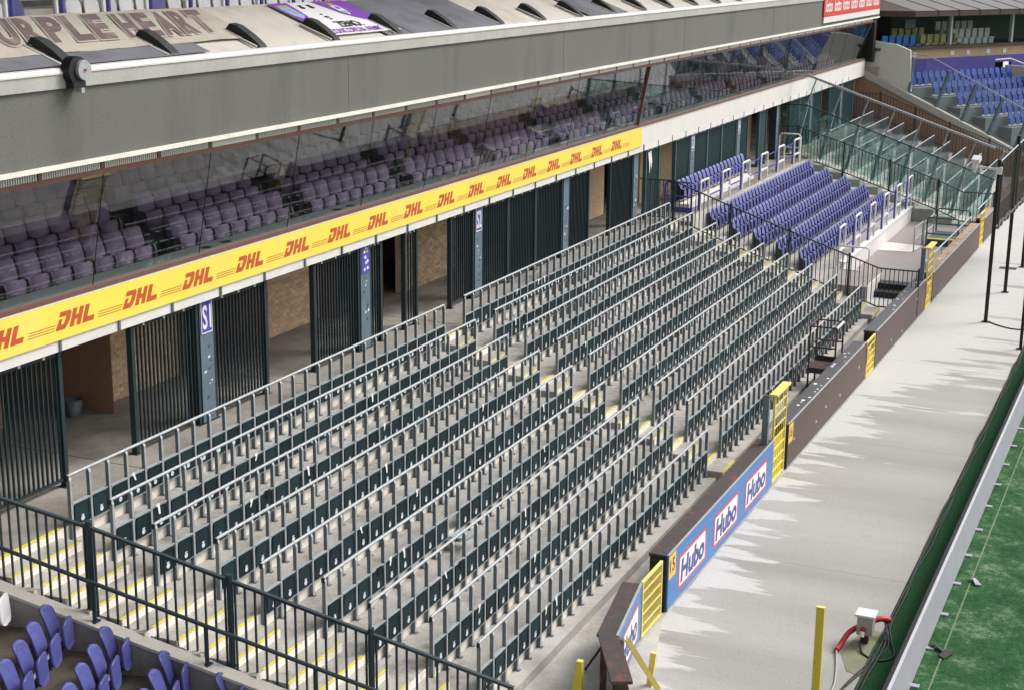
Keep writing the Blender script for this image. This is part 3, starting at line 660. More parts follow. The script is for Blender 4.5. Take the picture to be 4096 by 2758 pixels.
# white soffit beam above gates (painted concrete lintel)
# brick walls: single bricks for the near walls
def brick_wall(label, x0, x1, y, z0, z1, single=True, mats=('brick','mortar'), ret=None):
    t = thing('brick_wall', label, 'wall', (x0, y, z0))
    MB().box(x0+.004, x1-.004, y+.012, y+.22, z0, z1).build('mortar_bed', mats[1], t)
    BL, BH, J = .235, .082, .012
    me = MB().box(0, BL-J, 0, .10, 0, BH-J).mesh('brick', mats[0]); half = MB().box(0, BL/2-J, 0, .10, 0, BH-J).mesh('brick', mats[0])
    joined = MB(); cnt = 0
    rows = int((z1-z0)/BH)
    for r in range(rows):
        x = x0 + (0 if r % 2 else -BL/2)
        while x < x1 - .05:
            a, b = max(x, x0), min(x+BL, x1)
            if b - a > .05:
                zz = z0 + r*BH + J/2
                full = abs((b-a)-BL) < 1e-4; hf = abs((b-a)-BL/2) < .004
                dy = random.uniform(-.003,.003)
                if single and cnt < 300 and (full or hf):
                    link('brick', me if full else half, t, at(t, (a, y+dy, zz))); cnt += 1
                else: joined.box(a, b-J, y+dy, y+.10, zz, zz+BH-J)
            x += BL
    if joined.v:
        o = joined.build('brick_courses', mats[0], t); o['kind'] = 'stuff'
    return t
brick_wall('brick wall seen in the opening left of the S1 pillar', 4.0, 7.1, 10.82, ZW, 5.4)
brick_wall('brick wall seen in the opening right of the S1 pillar', 9.9, 13.2, 10.78, ZW, 5.4)
brick_wall('brick wall seen beside the narrow free standing gate', 16.7, 20.2, 10.24, ZW, 5.4)
brick_wall('pinkish brick wall in the opening beyond the fence end', 34.6, 38.5, 9.5, ZW, 5.4, False)
brick_wall('brick wall in the opening left of the fourth pillar gates', 28.4, 31.8, 9.9, ZW, 5.4, False)
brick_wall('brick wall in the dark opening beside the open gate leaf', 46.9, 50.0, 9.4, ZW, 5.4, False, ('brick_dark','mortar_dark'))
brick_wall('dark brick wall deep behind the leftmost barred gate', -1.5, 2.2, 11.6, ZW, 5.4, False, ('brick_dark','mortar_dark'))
bk = struct(thing('concourse', '', '', (0,0,0))); del bk['label']; del bk['category']
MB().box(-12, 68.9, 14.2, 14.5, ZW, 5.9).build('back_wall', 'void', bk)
MB().box(-12, 68.9, 8.55, 14.2, 5.42, 5.55).build('concourse_ceiling', 'ceiling', bk)
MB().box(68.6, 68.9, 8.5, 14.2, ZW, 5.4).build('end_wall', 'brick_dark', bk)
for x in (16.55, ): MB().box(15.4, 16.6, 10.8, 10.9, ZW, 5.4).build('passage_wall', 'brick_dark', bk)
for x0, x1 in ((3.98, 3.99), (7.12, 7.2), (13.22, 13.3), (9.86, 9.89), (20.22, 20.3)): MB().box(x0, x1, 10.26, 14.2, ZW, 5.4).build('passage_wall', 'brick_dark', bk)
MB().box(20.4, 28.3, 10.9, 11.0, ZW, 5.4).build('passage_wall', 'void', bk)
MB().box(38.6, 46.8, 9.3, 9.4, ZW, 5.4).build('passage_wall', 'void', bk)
t = thing('bucket', 'grey bucket standing in the dark opening behind the first gate', 'bucket', (3.5, 10.9, ZW))
bkt = MB(); n = 14
bkt.add([(3.5+r*math.cos(2*math.pi*k/n), 10.9+r*math.sin(2*math.pi*k/n), z) for r, z in ((.14,ZW),(.19,ZW+.36),(.17,ZW+.36),(.13,ZW+.02)) for k in range(n)],
        [(j*n+k, j*n+(k+1)%n, (j+1)*n+(k+1)%n, (j+1)*n+k) for j in range(3) for k in range(n)], True); bkt.build('body', 'galv_post', t)
hd = MB(); hd.tube([(3.31,10.9,ZW+.34),(3.4,10.75,ZW+.30),(3.5,10.7,ZW+.27),(3.6,10.75,ZW+.30),(3.69,10.9,ZW+.34)], .008, 5); hd.build('handle', 'galv', t)

# ------------------------------------------------------------------ grandstand: fascia, glazing, beam, sloping deck
gs = thing('grandstand', 'long grandstand with tilted glazing under a grey concrete beam', 'grandstand', (30, 9, ZW))
MB().box(-14, 69.0, 8.03, 8.28, 5.36, 6.02).build('fascia', 'band', gs)
MB().box(-14, 69.0, 8.031, 8.50, 5.12, 5.358).build('lintel', 'white_wall', gs)
for k in range(44): # short hangers in the lintel
    x = -5.0 + k*1.62
    if 69 > x: MB().box(x, x+.05, 8.0, 8.03, 5.13, 5.35).build('hanger', 'galv_post' if x < 31 else 'band', gs)
MB().box(-14, 69.0, 7.99, 8.06, 6.022, 6.09).build('sill_edge', 'brown_metal', gs)
MB().box(-14, 69.0, 8.061, 8.60, 5.9, 6.10).build('sill', 'sill', gs)
# glazing panels, tilted outwards
GB, GT = (8.06, 6.10), (7.68, 8.14)
x = .9 - 3.23*5
while x < 68.5:
    x1 = min(x + 3.215, 68.9)
    pnl = MB(); pnl.add([(x,GB[0],GB[1]),(x1,GB[0],GB[1]),(x1,GT[0],GT[1]),(x,GT[0],GT[1]),(x,GB[0]+.012,GB[1]),(x1,GB[0]+.012,GB[1]),(x1,GT[0]+.012,GT[1]),(x,GT[0]+.012,GT[1])],[(0,1,2,3)])
    pnl.build('glass_pane', 'vip_glass', gs)
    MB().bar((x1+.005,GB[0],GB[1]),(x1+.005,GT[0],GT[1]), .012, .014, (0,1,0)).build('glass_joint', 'black', gs)
    x += 3.23
MB().bar((29.97,GB[0]-.03,GB[1]),(29.97,GT[0]-.03,GT[1]+.02), .07, .09, (0,1,0)).build('mullion', 'brown_metal', gs)
MB().bar((68.95,GB[0],GB[1]),(68.95,GT[0],GT[1]), .12, .10, (0,1,0)).build('mullion', 'black', gs)
MB().box(-14, 69.0, 7.58, 7.74, 8.14, 8.23).build('head_frame', 'brown_metal', gs)
lx = -.86 - 1.605*6; LV = None
lv = MB()
for k in range(26): lv.box(.06+k*.0575, .06+k*.0575+.03, -.012, .01, 0, .155)
LV = lv.mesh('louvre', 'louvre'); LB = MB().box(.05, 1.56, .011, .03, 0, .155).mesh('louvre_backing', 'louvre_dark')
LP = MB().box(.05, 1.56, -.012, .0105, 0, .155).mesh('closed_louvre', 'louvre')
k = 0
while lx < 68:
    if lx < 19 and k % 7 not in (2,):
        o = link('louvre', LV, gs, at(gs, (lx, 7.58, 8.235))); link('louvre_backing', LB, o)
    else: link('closed_louvre', LP, gs, at(gs, (lx, 7.58, 8.235)))
    MB().box(lx-.05, lx+.05, 7.56, 7.60, 8.231, 8.392).build('louvre_post', 'brown_metal', gs)
    lx += 1.605; k += 1
MB().box(-14, 69.0, 7.37, 7.62, 8.394, 8.47).build('beam_lip', 'riser', gs)
MB().box(-14, 69.0, 7.42, 7.75, 8.472, 9.70).build('concrete_beam', 'beam', gs)
for x in (9.0, 21.5, 33.0, 45.5): MB().box(x, x+.015, 7.412, 7.4195, 8.48, 9.69).build('beam_joint', 'grey_letter', gs)
MB().prism([(7.37,9.70),(7.37,9.93),(7.46,9.93),(7.46,9.70)], lambda a,b,t: (t,a,b), -14, 69).build('gutter_face', 'flash_face', gs)
MB().prism([(7.35,9.932),(7.35,9.96),(7.40,10.02),(7.52,10.03),(7.52,9.932)], lambda a,b,t: (t,a,b), -14, 69).build('flashing', 'flashing', gs)
def deck(x, s, h=0):  # point on the sloping deck
    return (x, 7.45 + 1.95*s - .359*h, 10.0 + .75*s + .933*h)
dk = MB(); dk.prism([(7.521,9.99),(9.42,10.75),(9.42,10.55),(7.521,9.8)], lambda a,b,t: (t,a,b), -14, 69); dk.build('sloping_deck', 'tarp_beige', gs)
for k in range(24):
    x = -5.75 + 2.9*k
    if x > 68: break
    br = MB(); w_ = .12
    br.prism([(.47,0),(.44,.17),(.36,.19),(.2,.13),(.07,.05),(.035,.0)], lambda a,b,t: deck(t,a,b), x-w_, x+w_)
    br.build('bracket', 'bracket', gs)
    br = MB(); br.bar(deck(x-.24,.05,.02),deck(x-.24,.45,.02),.05,.04); br.build('bracket_rail', 'coping', gs)
rf = thing('unseen_roof', 'unseen roof of the upper tier, added to shade the rear rows', 'roof', (30, 14, 17))  # out of view, added to cut sky light over the rear rows
MB().prism([(4.5,18.2),(4.5,18.6),(26,17.0),(26,16.6)], lambda a,b,t: (t,a,b), -30, 80).build('roof_sheet', 'beam', rf)
for k in range(8): MB().box(-25+14*k, -24.5+14*k, 25, 25.6, ZA, 16.6).build('column', 'galv_post', rf)
# interior
MB().box(-14, 68.9, 7.8, 14.0, 8.30, 8.40).build('interior_ceiling', 'box_dark', gs)
MB().box(-14, 68.9, 13.4, 13.6, 5.9, 8.3).build('interior_back_wall', 'vip_side', gs)
for k in range(5):
    MB().box(-14, 68.9, 8.60+.9*k, 13.4, 5.55+.42*k, 5.78+.42*k).build('interior_step', 'sill', gs)
MB().box(68.75, 68.95, 8.3, 13.5, 5.4, 8.4).build('end_wall', 'box_dark', gs)

# upholstered seats behind the glass
vb = MB()
prof = [(0,0),(.03,.25),(.0,.42),(.04,.62),(.10,.80),(.17,.84),(.22,.80),(.17,.60),(.14,.40),(.16,.2),(.14,0)]
vb.prism(prof, lambda a,b,t: (t,a,b), -.27, .27, True); VBACK = vb.mesh('backrest', 'vip_fabric')
for_seam = MB().box(-.272,.272,-.006,.2,.40,.425).mesh('seam', 'vip_side')
vc = MB(); vc.prism([(-.18,.08),(-.19,.44),(-.14,.50),(-.06,.48),(-.05,.1),(-.1,.05)], lambda a,b,t: (t,a,b), -.255, .255, True); VCUSH = vc.mesh('cushion', 'vip_fabric')
va = MB(); va.prism([(-.22,0),(-.24,.40),(-.20,.50),(.02,.52),(.05,0)], lambda a,b,t: (t,a,b), -.03, .03); VARM = va.mesh('armrest', 'vip_side')
def vip_row(label, x0, n, y, z, group, sp=.6):
    t = thing('upholstered_seat_row', label, 'seat row', (x0, y, z), group)
    for k in range(n):
        b = link('backrest', VBACK, t, (k*sp, 0, .02)); link('seam', for_seam, b)
        link('cushion', VCUSH, t, (k*sp, 0, 0)); link('armrest', VARM, t, (k*sp-sp/2, 0, 0))
    link('armrest', VARM, t, (n*sp-sp/2, 0, 0))
    return t
for seg in range(-1, 14):
    for r in range(4):
        x0 = 4.84 - 5.05 + 5.05*seg + r*.12
        n = 7
        if x0 + n*.6 > 68.5: continue
        where = f'{["first","second","third","fourth","fifth","sixth","seventh","eighth","ninth","tenth","eleventh","twelfth","thirteenth","fourteenth","fifteenth"][seg+1]} bay from the left'
        vip_row(f'dull purple upholstered seats behind the glass, {["front","second","third","rear"][r]} row, {where}', x0, n, 9.0+.9*r, 5.79+.42*r, 'upholstered seats behind the glazing')

# ------------------------------------------------------------------ yellow banner with red lettering
bn = thing('advertising_banner', 'long yellow banner with repeated red DHL lettering on the fascia', 'banner', (14.4, 8.0, 5.3))
MB().box(-8.0, 30.35, 7.995, 8.025, 5.325, 5.985).build('panel', 'yellow_panel', bn)
MB().box(-8.0, 30.36, 7.99, 8.026, 5.987, 6.005).build('edge_trim', 'white_paint', bn)
def dhl(mb, ox, oz, h):
    sh = .42
    def P2(a, b): return (ox + (a + sh*b)*h, 7.9925, oz + b*h)
    def poly(pts): mb.add([P2(a,b) for a,b in pts], [tuple(range(len(pts)))])
    poly([(.10,.72),(.10,1),(.95,1),(1.10,.86),(1.10,.72)]); poly([(.72,.72),(1.10,.72),(1.08,.42),(.92,.12),(.80,.0),(.55,.0),(.55,.30),(.62,.30)]); poly([(.0,.0),(.55,.0),(.55,.30),(.36,.30),(.44,.60),(.14,.60)])
    for dx in (1.20, 1.78): poly([(dx,0),(dx+.38,0),(dx+.38,1),(dx,1)]) if dx == 99 else poly([(dx,.62),(dx+.36,.62),(dx+.36,1),(dx,1)])
    poly([(1.20,.36),(2.14,.36),(2.14,.62),(1.20,.62)]); poly([(1.20,0),(1.56,0),(1.56,.36),(1.20,.36)]); poly([(1.78,0),(2.14,0),(2.14,.36),(1.78,.36)])
    poly([(2.28,.30),(2.66,.30),(2.66,1),(2.28,1)]); poly([(2.28,0),(3.28,0),(3.28,.30),(2.28,.30)])
for k in range(-3, 16):
    ox = -.25 + 1.832*k; m_ = MB(); dhl(m_, ox, 5.495, .31); m_.build('lettering', 'red_print', bn)
    ln = MB()
    for j in range(3):
        z_ = 5.505 + j*.045; ln.quad((ox+1.14+.02*j,7.9925,z_),(ox+1.80+.02*j,7.9925,z_),(ox+1.81+.02*j,7.9925,z_+.014),(ox+1.15+.02*j,7.9925,z_+.014))
    ln.build('speed_lines', 'red_print', bn)
# stickers on the sill
for k, x in enumerate((4.7, 5.4, 9.9, 10.5, 16.6, 17.3)):
    o = MB().prism([(x+.14*math.cos(a*math.pi/6), 8.3+.10*math.sin(a*math.pi/6)) for a in range(12)], lambda a,b,t: (a,b,t), 6.102, 6.106).build('sill_sticker', 'black', gs)

# red sign at the far end of the beam
lt = thing('advertising_sign', 'red sign with white lotto lettering at the far end of the beam', 'sign', (61.5, 7.38, 8.7))
MB().box(54.7, 68.6, 7.34, 7.40, 8.90, 9.9).build('panel', 'lotto_red', lt); MB().box(54.7, 68.6, 7.335, 7.40, 8.62, 8.898).build('white_strip', 'band', lt)
tm = text_mb('lotto', 1, .02, .2)
for k in range(7): place_text(MB(), tm, front(7.336), (55.0+1.95*k, 56.55+1.95*k, 9.12, 9.72)).build('lettering', 'letter_white', lt)

# ------------------------------------------------------------------ covers and banners lying on the sloping deck
def deck_sheet(mb, x0, x1, s0, s1, h, nx=24, ns=6, wob=.0, skew=0):
    ph = random.random()*9
    return mb.grid(lambda u, v: deck(x0+(x1-x0)*u + skew*v, s0+(s1-s0)*v, h + wob*(math.sin(u*nx*1.3+ph+v*3)*.5+math.sin(u*nx*.6-v*5+ph)*.5)), nx, ns)
t = thing('faded_banner', 'worn beige tarpaulin with faded PURPLE HEART lettering on the sloping deck', 'banner', deck(1, .5))
deck_sheet(MB(), -7, 6.2, .25, .985, .03, 60, 8, .012, .0).build('sheet', 'tarp_faded', t)
def deck_fn(x0, s0, slant, h): return lambda a, b: deck(x0 + a + slant*b, s0 + b, h)
def word(txt, xa, xb, s0, s1, parent):
    n = len(txt); wd = (xb-xa)/n
    for k, ch in enumerate(txt):
        if ch == ' ': continue
        tm0 = text_mb(ch, 1, .05)
        for tm_, dx, ds, hh, mt in ((text_mb(ch, 1, .085), .0, .0, .046, 'tarp_outline'), (tm0, .035, .02, .050, 'tarp_letter')):
            place_text(MB(), tm_, lambda a, b: deck(a+1.25*(b-s0), b, hh), (xa+wd*k+dx, xa+wd*(k+.94)-dx, s0+ds, s1-ds)).build('lettering', mt, parent)
word('PURPLE', -1.35, 2.30, .40, .95, t); word('HEART', 2.50, 5.36, .38, .93, t)
def sheet_thing(label, x0, x1, s0, s1, m, h=.02, wob=.006, name='deck_cover'):
    t = thing(name, label, 'cover', deck((x0+x1)/2, s0)); deck_sheet(MB(), x0, x1, s0, s1, h, 30, 6, wob).build('sheet', m, t); return t
sheet_thing('blue grey strip of cover below the faded lettering', -8, 4.0, .03, .245, 'tarp_blue', .03)
sheet_thing('wide blue grey cover right of the purple banner', 12.2, 17.2, .02, .97, 'tarp_blue')
sheet_thing('blue grey cover on the deck near the middle of the beam', 23.8, 27.2, .02, .97, 'tarp_blue')
sheet_thing('small dark cover under the right end of the purple banner', 11.06, 12.19, .02, .97, 'tarp_blue', .012)
t = thing('supporter_banner', 'purple and white banner with a drawn face reading ZENO CONCORDIA ARMY', 'banner', deck(10.3, .5))
X0, X1, S0, S1 = 8.75, 12.0, .13, .965
deck_sheet(MB(), X0, X1, S0, S1, .032, 20, 6, .004).build('sheet', 'banner_white', t)
def dpoly(pts, m, h=.040, name='print'): MB().add([deck(a,b,h) for a,b in pts],[tuple(range(len(pts)))]).build(name, m, t)
dpoly([(8.76,.96),(8.76,.16),(9.1,.45),(9.35,.62),(9.55,.96)], 'banner_purple'); dpoly([(10.55,.96),(11.99,.96),(11.99,.30),(11.3,.46),(10.9,.62)], 'banner_purple')
dpoly([(8.85,.90),(9.35,.90),(9.25,.62),(9.0,.55),(8.85,.65)], 'sky_blue_print', .044)
for a, b in ((8.87,.84),(9.0,.76),(9.06,.68),(9.12,.84)): dpoly([(a,b),(a+.17,b),(a+.17,b+.05),(a,b+.05)], 'gold', .048)
for a, b, w_, h_ in ((9.72,.80,.16,.05),(10.12,.80,.16,.05),(9.75,.86,.14,.025),(10.12,.86,.14,.025),(9.96,.62,.07,.03),(9.9,.55,.2,.03),(9.95,.50,.12,.02)): dpoly([(a,b),(a+w_*.5,b-.012),(a+w_,b),(a+w_*.9,b+h_),(a+w_*.1,b+h_)], 'skin_line', .044, 'face_line')
tm = text_mb('ZENO:', 1, .03); place_text(MB(), tm, lambda a,b: deck(a,b,.044), (9.80, 10.85, .29, .44)).build('lettering', 'skin_line', t)
tm = text_mb('CONCORDIA ARMY', 1, .02); place_text(MB(), tm, lambda a,b: deck(a,b,.044), (9.0, 11.3, .155, .265)).build('lettering', 'banner_purple', t)
cx, cs = 11.15, .71    # club crest: shield, crown, laurel and stars
dpoly([(cx-.17,cs+.12),(cx+.17,cs+.12),(cx+.16,cs-.02),(cx+.08,cs-.10),(cx,cs-.13),(cx-.08,cs-.10),(cx-.16,cs-.02)], 'banner_white', .044, 'crest')
dpoly([(cx-.11,cs-.02),(cx+.11,cs-.02),(cx+.06,cs-.08),(cx,cs-.105),(cx-.06,cs-.08)], 'sky_blue_print', .048, 'crest'); dpoly([(cx-.09,cs+.09),(cx+.09,cs+.09),(cx+.07,cs+.02),(cx-.07,cs+.02)], 'banner_purple', .048, 'crest')
dpoly([(cx-.12,cs+.135),(cx+.12,cs+.135),(cx+.15,cs+.19),(cx+.06,cs+.165),(cx,cs+.20),(cx-.06,cs+.165),(cx-.15,cs+.19)], 'gold', .046, 'crest')
for sgn in (-1, 1):
    for j in range(6):
        a = cx + sgn*(.24+.03*math.sin(j*.6)); b = cs+.08-.035*j; dpoly([(a,b),(a+sgn*.05,b+.02),(a+sgn*.03,b-.01)], 'gold', .046, 'laurel')
for j in (-1,0,1):
    a, b = cx+.16*j, .925; dpoly([(a-.05,b),(a,b+.022),(a+.05,b),(a,b-.022)], 'gold', .046, 'star')

# winch housing clamped on the gutter
t = thing('cable_winch', 'black cable winch with a round grey cover clamped to the gutter edge', 'winch', (-.1, 7.3, 9.75))
body = MB(); body.tube([(-.16,7.40,9.98),(-.16,7.22,9.98)], .235, 16); body.build('housing', 'black', t)
MB().tube([(-.07,7.23,9.985),(-.07,7.16,9.985)], .165, 20).build('round_cover', 'galv', t); MB().tube([(-.07,7.165,9.985),(-.07,7.14,9.985)], .025, 8).build('hub', 'red_plastic', t)
MB().box(-.32,-.02,7.2,7.36,9.70,9.80).build('clamp', 'black', t); MB().box(-.16,-.08,7.18,7.3,9.62,9.70).build('clamp', 'galv', t)

# upper tier: seats and posts at the top of the picture
up = thing('upper_railing', 'railing of paired white and purple posts at the foot of the upper tier', 'railing', (5, 9.5, 10.75))
PW = MB().tube([(0,0,0),(0,0,1.0)], .045, 8).mesh('white_post', 'white_paint'); PP = MB().tube([(0,0,0),(0,0,1.0)], .045, 8).mesh('purple_post', 'purple_paint')
for k in range(-2, 20):
    x = .76 + 1.32*k
    link('white_post', PW, up, at(up, (x,9.5,10.70))); link('purple_post', PP, up, at(up, (x+.17,9.5,10.70)))
MB().tube([(-3,9.5,11.72),(28,9.5,11.72)], .03, 8).build('top_rail', 'purple_paint', up)
ut = struct(thing('upper_terrace', '', '', (0,0,0))); del ut['label']; del ut['category']
for k in range(4): MB().box(-14, 69, 9.43+.8*k, 13, 9.6, 10.42+.40*k).build('tread', 'kerb_floor', ut)
WB = MB(); WB.prism(rrect(.44,.46,.12,4,True), lambda a,b,t: (a, t+.10*(b/.46), b), .05, .08, True); WBm = WB.mesh('backrest', 'white_plastic'); WBb = WB.mesh('backrest', 'purple_near')
WP = MB(); WP.prism(rrect(.43,.40,.12,4), lambda a,b,t: (a, t+.06*(b/.4), b), -.05, -.01, True); WPm = WP.mesh('seat_pan', 'white_plastic'); WPb = WP.mesh('seat_pan', 'purple_near')
for r in range(2):
    t = thing('stadium_seat_row', f'{["front","second"][r]} row of white seats with a few purple ones on the upper tier', 'seat row', (-1, 10.05+.8*r, 10.42+.4*r), 'seats of the upper tier')
    for k in range(26):
        if k in (6, 7) and r == 0: continue
        b = k in (5, 13) if r == 0 else k in (3, 17, 22)
        link('backrest', WBb if b else WBm, t, (k*.53, 0, .38)); link('seat_pan', WPb if b else WPm, t, (k*.53, .02, .17))
    link('seat_beam', MB().box(-.3, 13.6, 0, .06, .12, .17).mesh('seat_beam', 'galv'), t)
MB().box(2.75, 4.0, 9.75, 10.0, 10.421, 10.62).build('yellow_step', 'yellow_line', ut)

# ------------------------------------------------------------------ perimeter boards, gates
def wall_board(label, x0, x1, face, cap, zt=.95, name='perimeter_board', letters=None, num=None, group='boards along the apron', ya=None, brick_back=False):
    ya0, ya1 = (wall_y(x0), wall_y(x1)) if ya is None else ya
    t = thing(name, label, 'board', ((x0+x1)/2, (ya0+ya1)/2, ZA), group)
    def f(x, dy, z): return (x, ya0+(ya1-ya0)*(x-x0)/(x1-x0)+dy, z)
    def slab(xa, xb, d0, d1, z0, z1): return MB().add([f(xa,d0,z0),f(xb,d0,z0),f(xb,d1,z0),f(xa,d1,z0),f(xa,d0,z1),f(xb,d0,z1),f(xb,d1,z1),f(xa,d1,z1)],[(0,3,2,1),(4,5,6,7),(0,1,5,4),(1,2,6,5),(2,3,7,6),(3,0,4,7)])
    slab(x0, x1, 0, .035, ZA+.05, zt).build('panel', face, t)
    slab(x0, x1, .037, .40, zt-.06, zt).build('cap', cap, t)
    slab(x0+.02, x1-.02, .30, .38, ZA+.02, zt-.062).build('back_panel', cap, t)
    slab(x0-.004, x1+.004, -.008, .036, zt+.001, zt+.014).build('edge_trim', 'galv', t)
    slab(x0, x1, -.006, -.001, ZA+.03, ZA+.05).build('bottom_trim', 'galv', t)
    slab(x0-.05, x0-.004, .03, .36, ZA+.0, zt-.063).build('end_post', 'black', t)
    n = max(2, int((x1-x0)/2.2)); fm = MB()
    for k in range(n):
        xx = x0+.3+(x1-x0-.7)*k/(n-1); slab(xx, xx+.12, .0, .30, ZA, ZA+.048).build('foot', 'black', t)
    return t, f
def hubo_logo(t, f, xa, xb, z0, z1, tm):
    def rect(a, b, c, d, dy): return [f(a,dy,c), f(b,dy,c), f(b,dy,d), f(a,dy,d)]
    MB().quad(*rect(xa, xb, z0, z1, -.003)).build('logo_border', 'hubo_red', t)
    MB().quad(*rect(xa+.07, xb-.07, z0+.06, z1-.06, -.005)).build('logo_field', 'hubo_white', t)
    place_text(MB(), tm, lambda a,b: f(a,-.007,b), (xa+.13, xb-.11, z0+.10, z1-.11)).build('lettering', 'hubo_ink', t)
TH = text_mb('Hubo', 1, .045, .12)
t, f = wall_board('long blue Hubo board with three white logos and yellow number 15', 5.3, 13.05, 'hubo_blue', 'cap_rust', .95)
for a in (5.93, 8.28, 10.67): hubo_logo(t, f, a, a+1.80, .0, .70, TH)
def num_plate(t, f, x, txt, z0=.44, z1=.92, w_=.42):
    MB().quad(f(x,-.003,z0),f(x+w_,-.003,z0),f(x+w_,-.003,z1),f(x,-.003,z1)).build('number_plate', 'sign_orange', t)
    place_text(MB(), text_mb(txt,1,.01), lambda a,b: f(a,-.005,b), (x+.07, x+w_-.07, z0+.12, z1-.10)).build('number', 'black', t)
num_plate(t, f, 5.32, '15')
def stickers(t, f, x0, x1, n):
    for k in range(n):
        x = x0 + (x1-x0)*random.random(); s = .03+random.random()*.05
        MB().add([(*f(x+s*math.cos(a*math.pi/4), .12+.2*random.random()*0+ .10*(k%3), 0)[:2], .9655) if 0 else f(x+s*math.cos(a*math.pi/4), .12+.09*(k%3)+s*.7*math.sin(a*math.pi/4), .953) for a in range(8)],[tuple(range(8))]).build('sticker', 'paper', t)
    for k in range(max(2, n//3)):
        x = x0 + (x1-x0)*(k+random.random())/max(2,n//3); z = .0+random.random()*.7; s = .03+.025*random.random()
        MB().add([f(x+s*math.cos(a*math.pi/4), -.004, z+s*math.sin(a*math.pi/4)) for a in range(8)],[tuple(range(8))]).build('sticker', 'paper', t)
t, f = wall_board('brown board with yellow number 16 beside the yellow mesh gate', 14.45, 23.35, 'board_brown', 'board_cap', .95); num_plate(t, f, 14.47, '16'); stickers(t, f, 14.8, 23.2, 16)
t, f = wall_board('brown board between the second and third yellow gates', 24.75, 33.2, 'board_brown', 'board_cap', .95); stickers(t, f, 25, 33, 9)
t, f = wall_board('brown board with a weathered brick-coloured ledge beside the ramp platform', 34.65, 46.1, 'board_brown', 'ledge', .90); stickers(t, f, 35, 45.5, 3)
MB().tube([f(34.8,.36,1.25), f(45.6,.36,1.22)], .03, 8).build('pipe_rail', 'galv', t)
for k in range(7): MB().tube([f(35+1.7*k,.36,.9), f(35+1.7*k,.36,1.24)], .022, 6).build('rail_stay', 'galv', t)
t, f = wall_board('brown board farthest along the apron behind the net', 47.5, 62.0, 'board_brown', 'ledge', .90)
MB().tube([f(47.6,.36,1.25), f(61.6,.36,1.22)], .03, 8).build('pipe_rail', 'galv', t)
# the bent board at the near end
def P_at(a, b): return a
bx0, by0, bx1, by1 = 1.62, -1.80, 3.86, -1.44
t = thing('bent_board', 'angled Hubo board end leaning out beside the yellow fence', 'board', (2.7, -1.9, ZA), 'boards along the apron')
def fb(u, dy, z):
    L = math.hypot(bx1-bx0, by1-by0); nx, ny = -(by1-by0)/L, (bx1-bx0)/L
    return (bx0+(bx1-bx0)*u+nx*dy, by0+(by1-by0)*u+ny*dy, z)
def slabb(u0, u1, d0, d1, z0, z1): return MB().add([fb(u0,d0,z0),fb(u1,d0,z0),fb(u1,d1,z0),fb(u0,d1,z0),fb(u0,d0,z1),fb(u1,d0,z1),fb(u1,d1,z1),fb(u0,d1,z1)],[(0,3,2,1),(4,5,6,7),(0,1,5,4),(1,2,6,5),(2,3,7,6),(3,0,4,7)])
slabb(0,1,0,.035,ZA+.12,.95).build('panel','hubo_blue',t); slabb(-.0,1,.037,.36,.89,.95).build('cap','cap_rust',t); slabb(0,1,-.008,.036,.951,.965).build('edge_trim','galv',t)
hubo_logo(t, lambda a,dy,z: fb(a,dy,z), .10, .90, .05, .74, (TH[0], TH[1])) if 0 else None
def rectb(a,b,c,d,dy): return [fb(a,dy,c),fb(b,dy,c),fb(b,dy,d),fb(a,dy,d)]
MB().quad(*rectb(.12,.86,.02,.74,-.003)).build('logo_border','hubo_red',t); MB().quad(*rectb(.15,.83,.08,.68,-.005)).build('logo_field','hubo_white',t)
place_text(MB(), TH, lambda a,b: fb(a,-.007,b), (.18,.80,.14,.60)).build('lettering','hubo_ink',t)
for u in (.02,.5,.96): slabb(u,u+.04,.20,.30,ZA,.888).build('leg','rusty',t)
MB().bar((bx0+.04,by0+.19,.922),(bx0-1.5,by0-.62,.922),.34,.055).build('cap','cap_rust',t)
MB().bar((bx0-.02,by0+.05,.40),(bx0-1.5,by0-.72,.40),.03,.9).build('panel','rusty',t)
MB().bar((bx0+.08,by0-.02,.88),(bx0+.1,by0-.02,ZA),.10,.10).build('leg','galv_post',t)
MB().bar((bx0+.12,by0-.12,.86),(bx0+.55,by0-.55,ZA+.05),.07,.09).build('brace','yellow_pale',t); MB().bar((bx0+.72,by0-.40,.42),(bx0+.70,by0-.35,ZA),.08,.10).build('brace','yellow_pale',t)
MB().bar((bx0+.75,by0+.42,.55),(bx0+.75,by0+.85,ZA+.03),.04,.04).build('brace','black',t)

def mesh_gate(label, x0, x1, z0, z1, y, m='yellow_pale', nb=10, nh=5, plate=None, tall_cap=False):
    t = thing('mesh_gate', label, 'gate', (x0, y, ZA), 'yellow gates between the boards')
    fr = MB(); r = .045
    fr.box(x0, x0+r, y, y+.05, z0, z1); fr.box(x1-r, x1, y, y+.05, z0, z1); fr.box(x0+r, x1-r, y, y+.05, z0, z0+r); fr.box(x0+r, x1-r, y, y+.05, z1-r, z1); fr.build('frame', m, t)
    bv = MB().box(-.005,.005,.015,.028,0,z1-z0-2*r).mesh('mesh_bar', m)
    for k in range(1, nb): link('mesh_bar', bv, t, at(t, (x0+(x1-x0)*k/nb, y, z0+r)))
    bh = MB().box(r,x1-x0-r,.005,.035,-.012,.012).mesh('cross_bar', m)
    for k in range(1, nh): link('cross_bar', bh, t, at(t, (x0, y, z0+(z1-z0)*k/nh)))
    if plate: MB().box(x0+r, x1-r, y+.036, y+.045, z0+r, plate).build('sheet_plate', 'yellow_steel', t)
    if tall_cap: MB().box(x0-.05, x1+.06, y-.06, y+.14, z1+.001, z1+.05).build('cap', m, t)
    return t
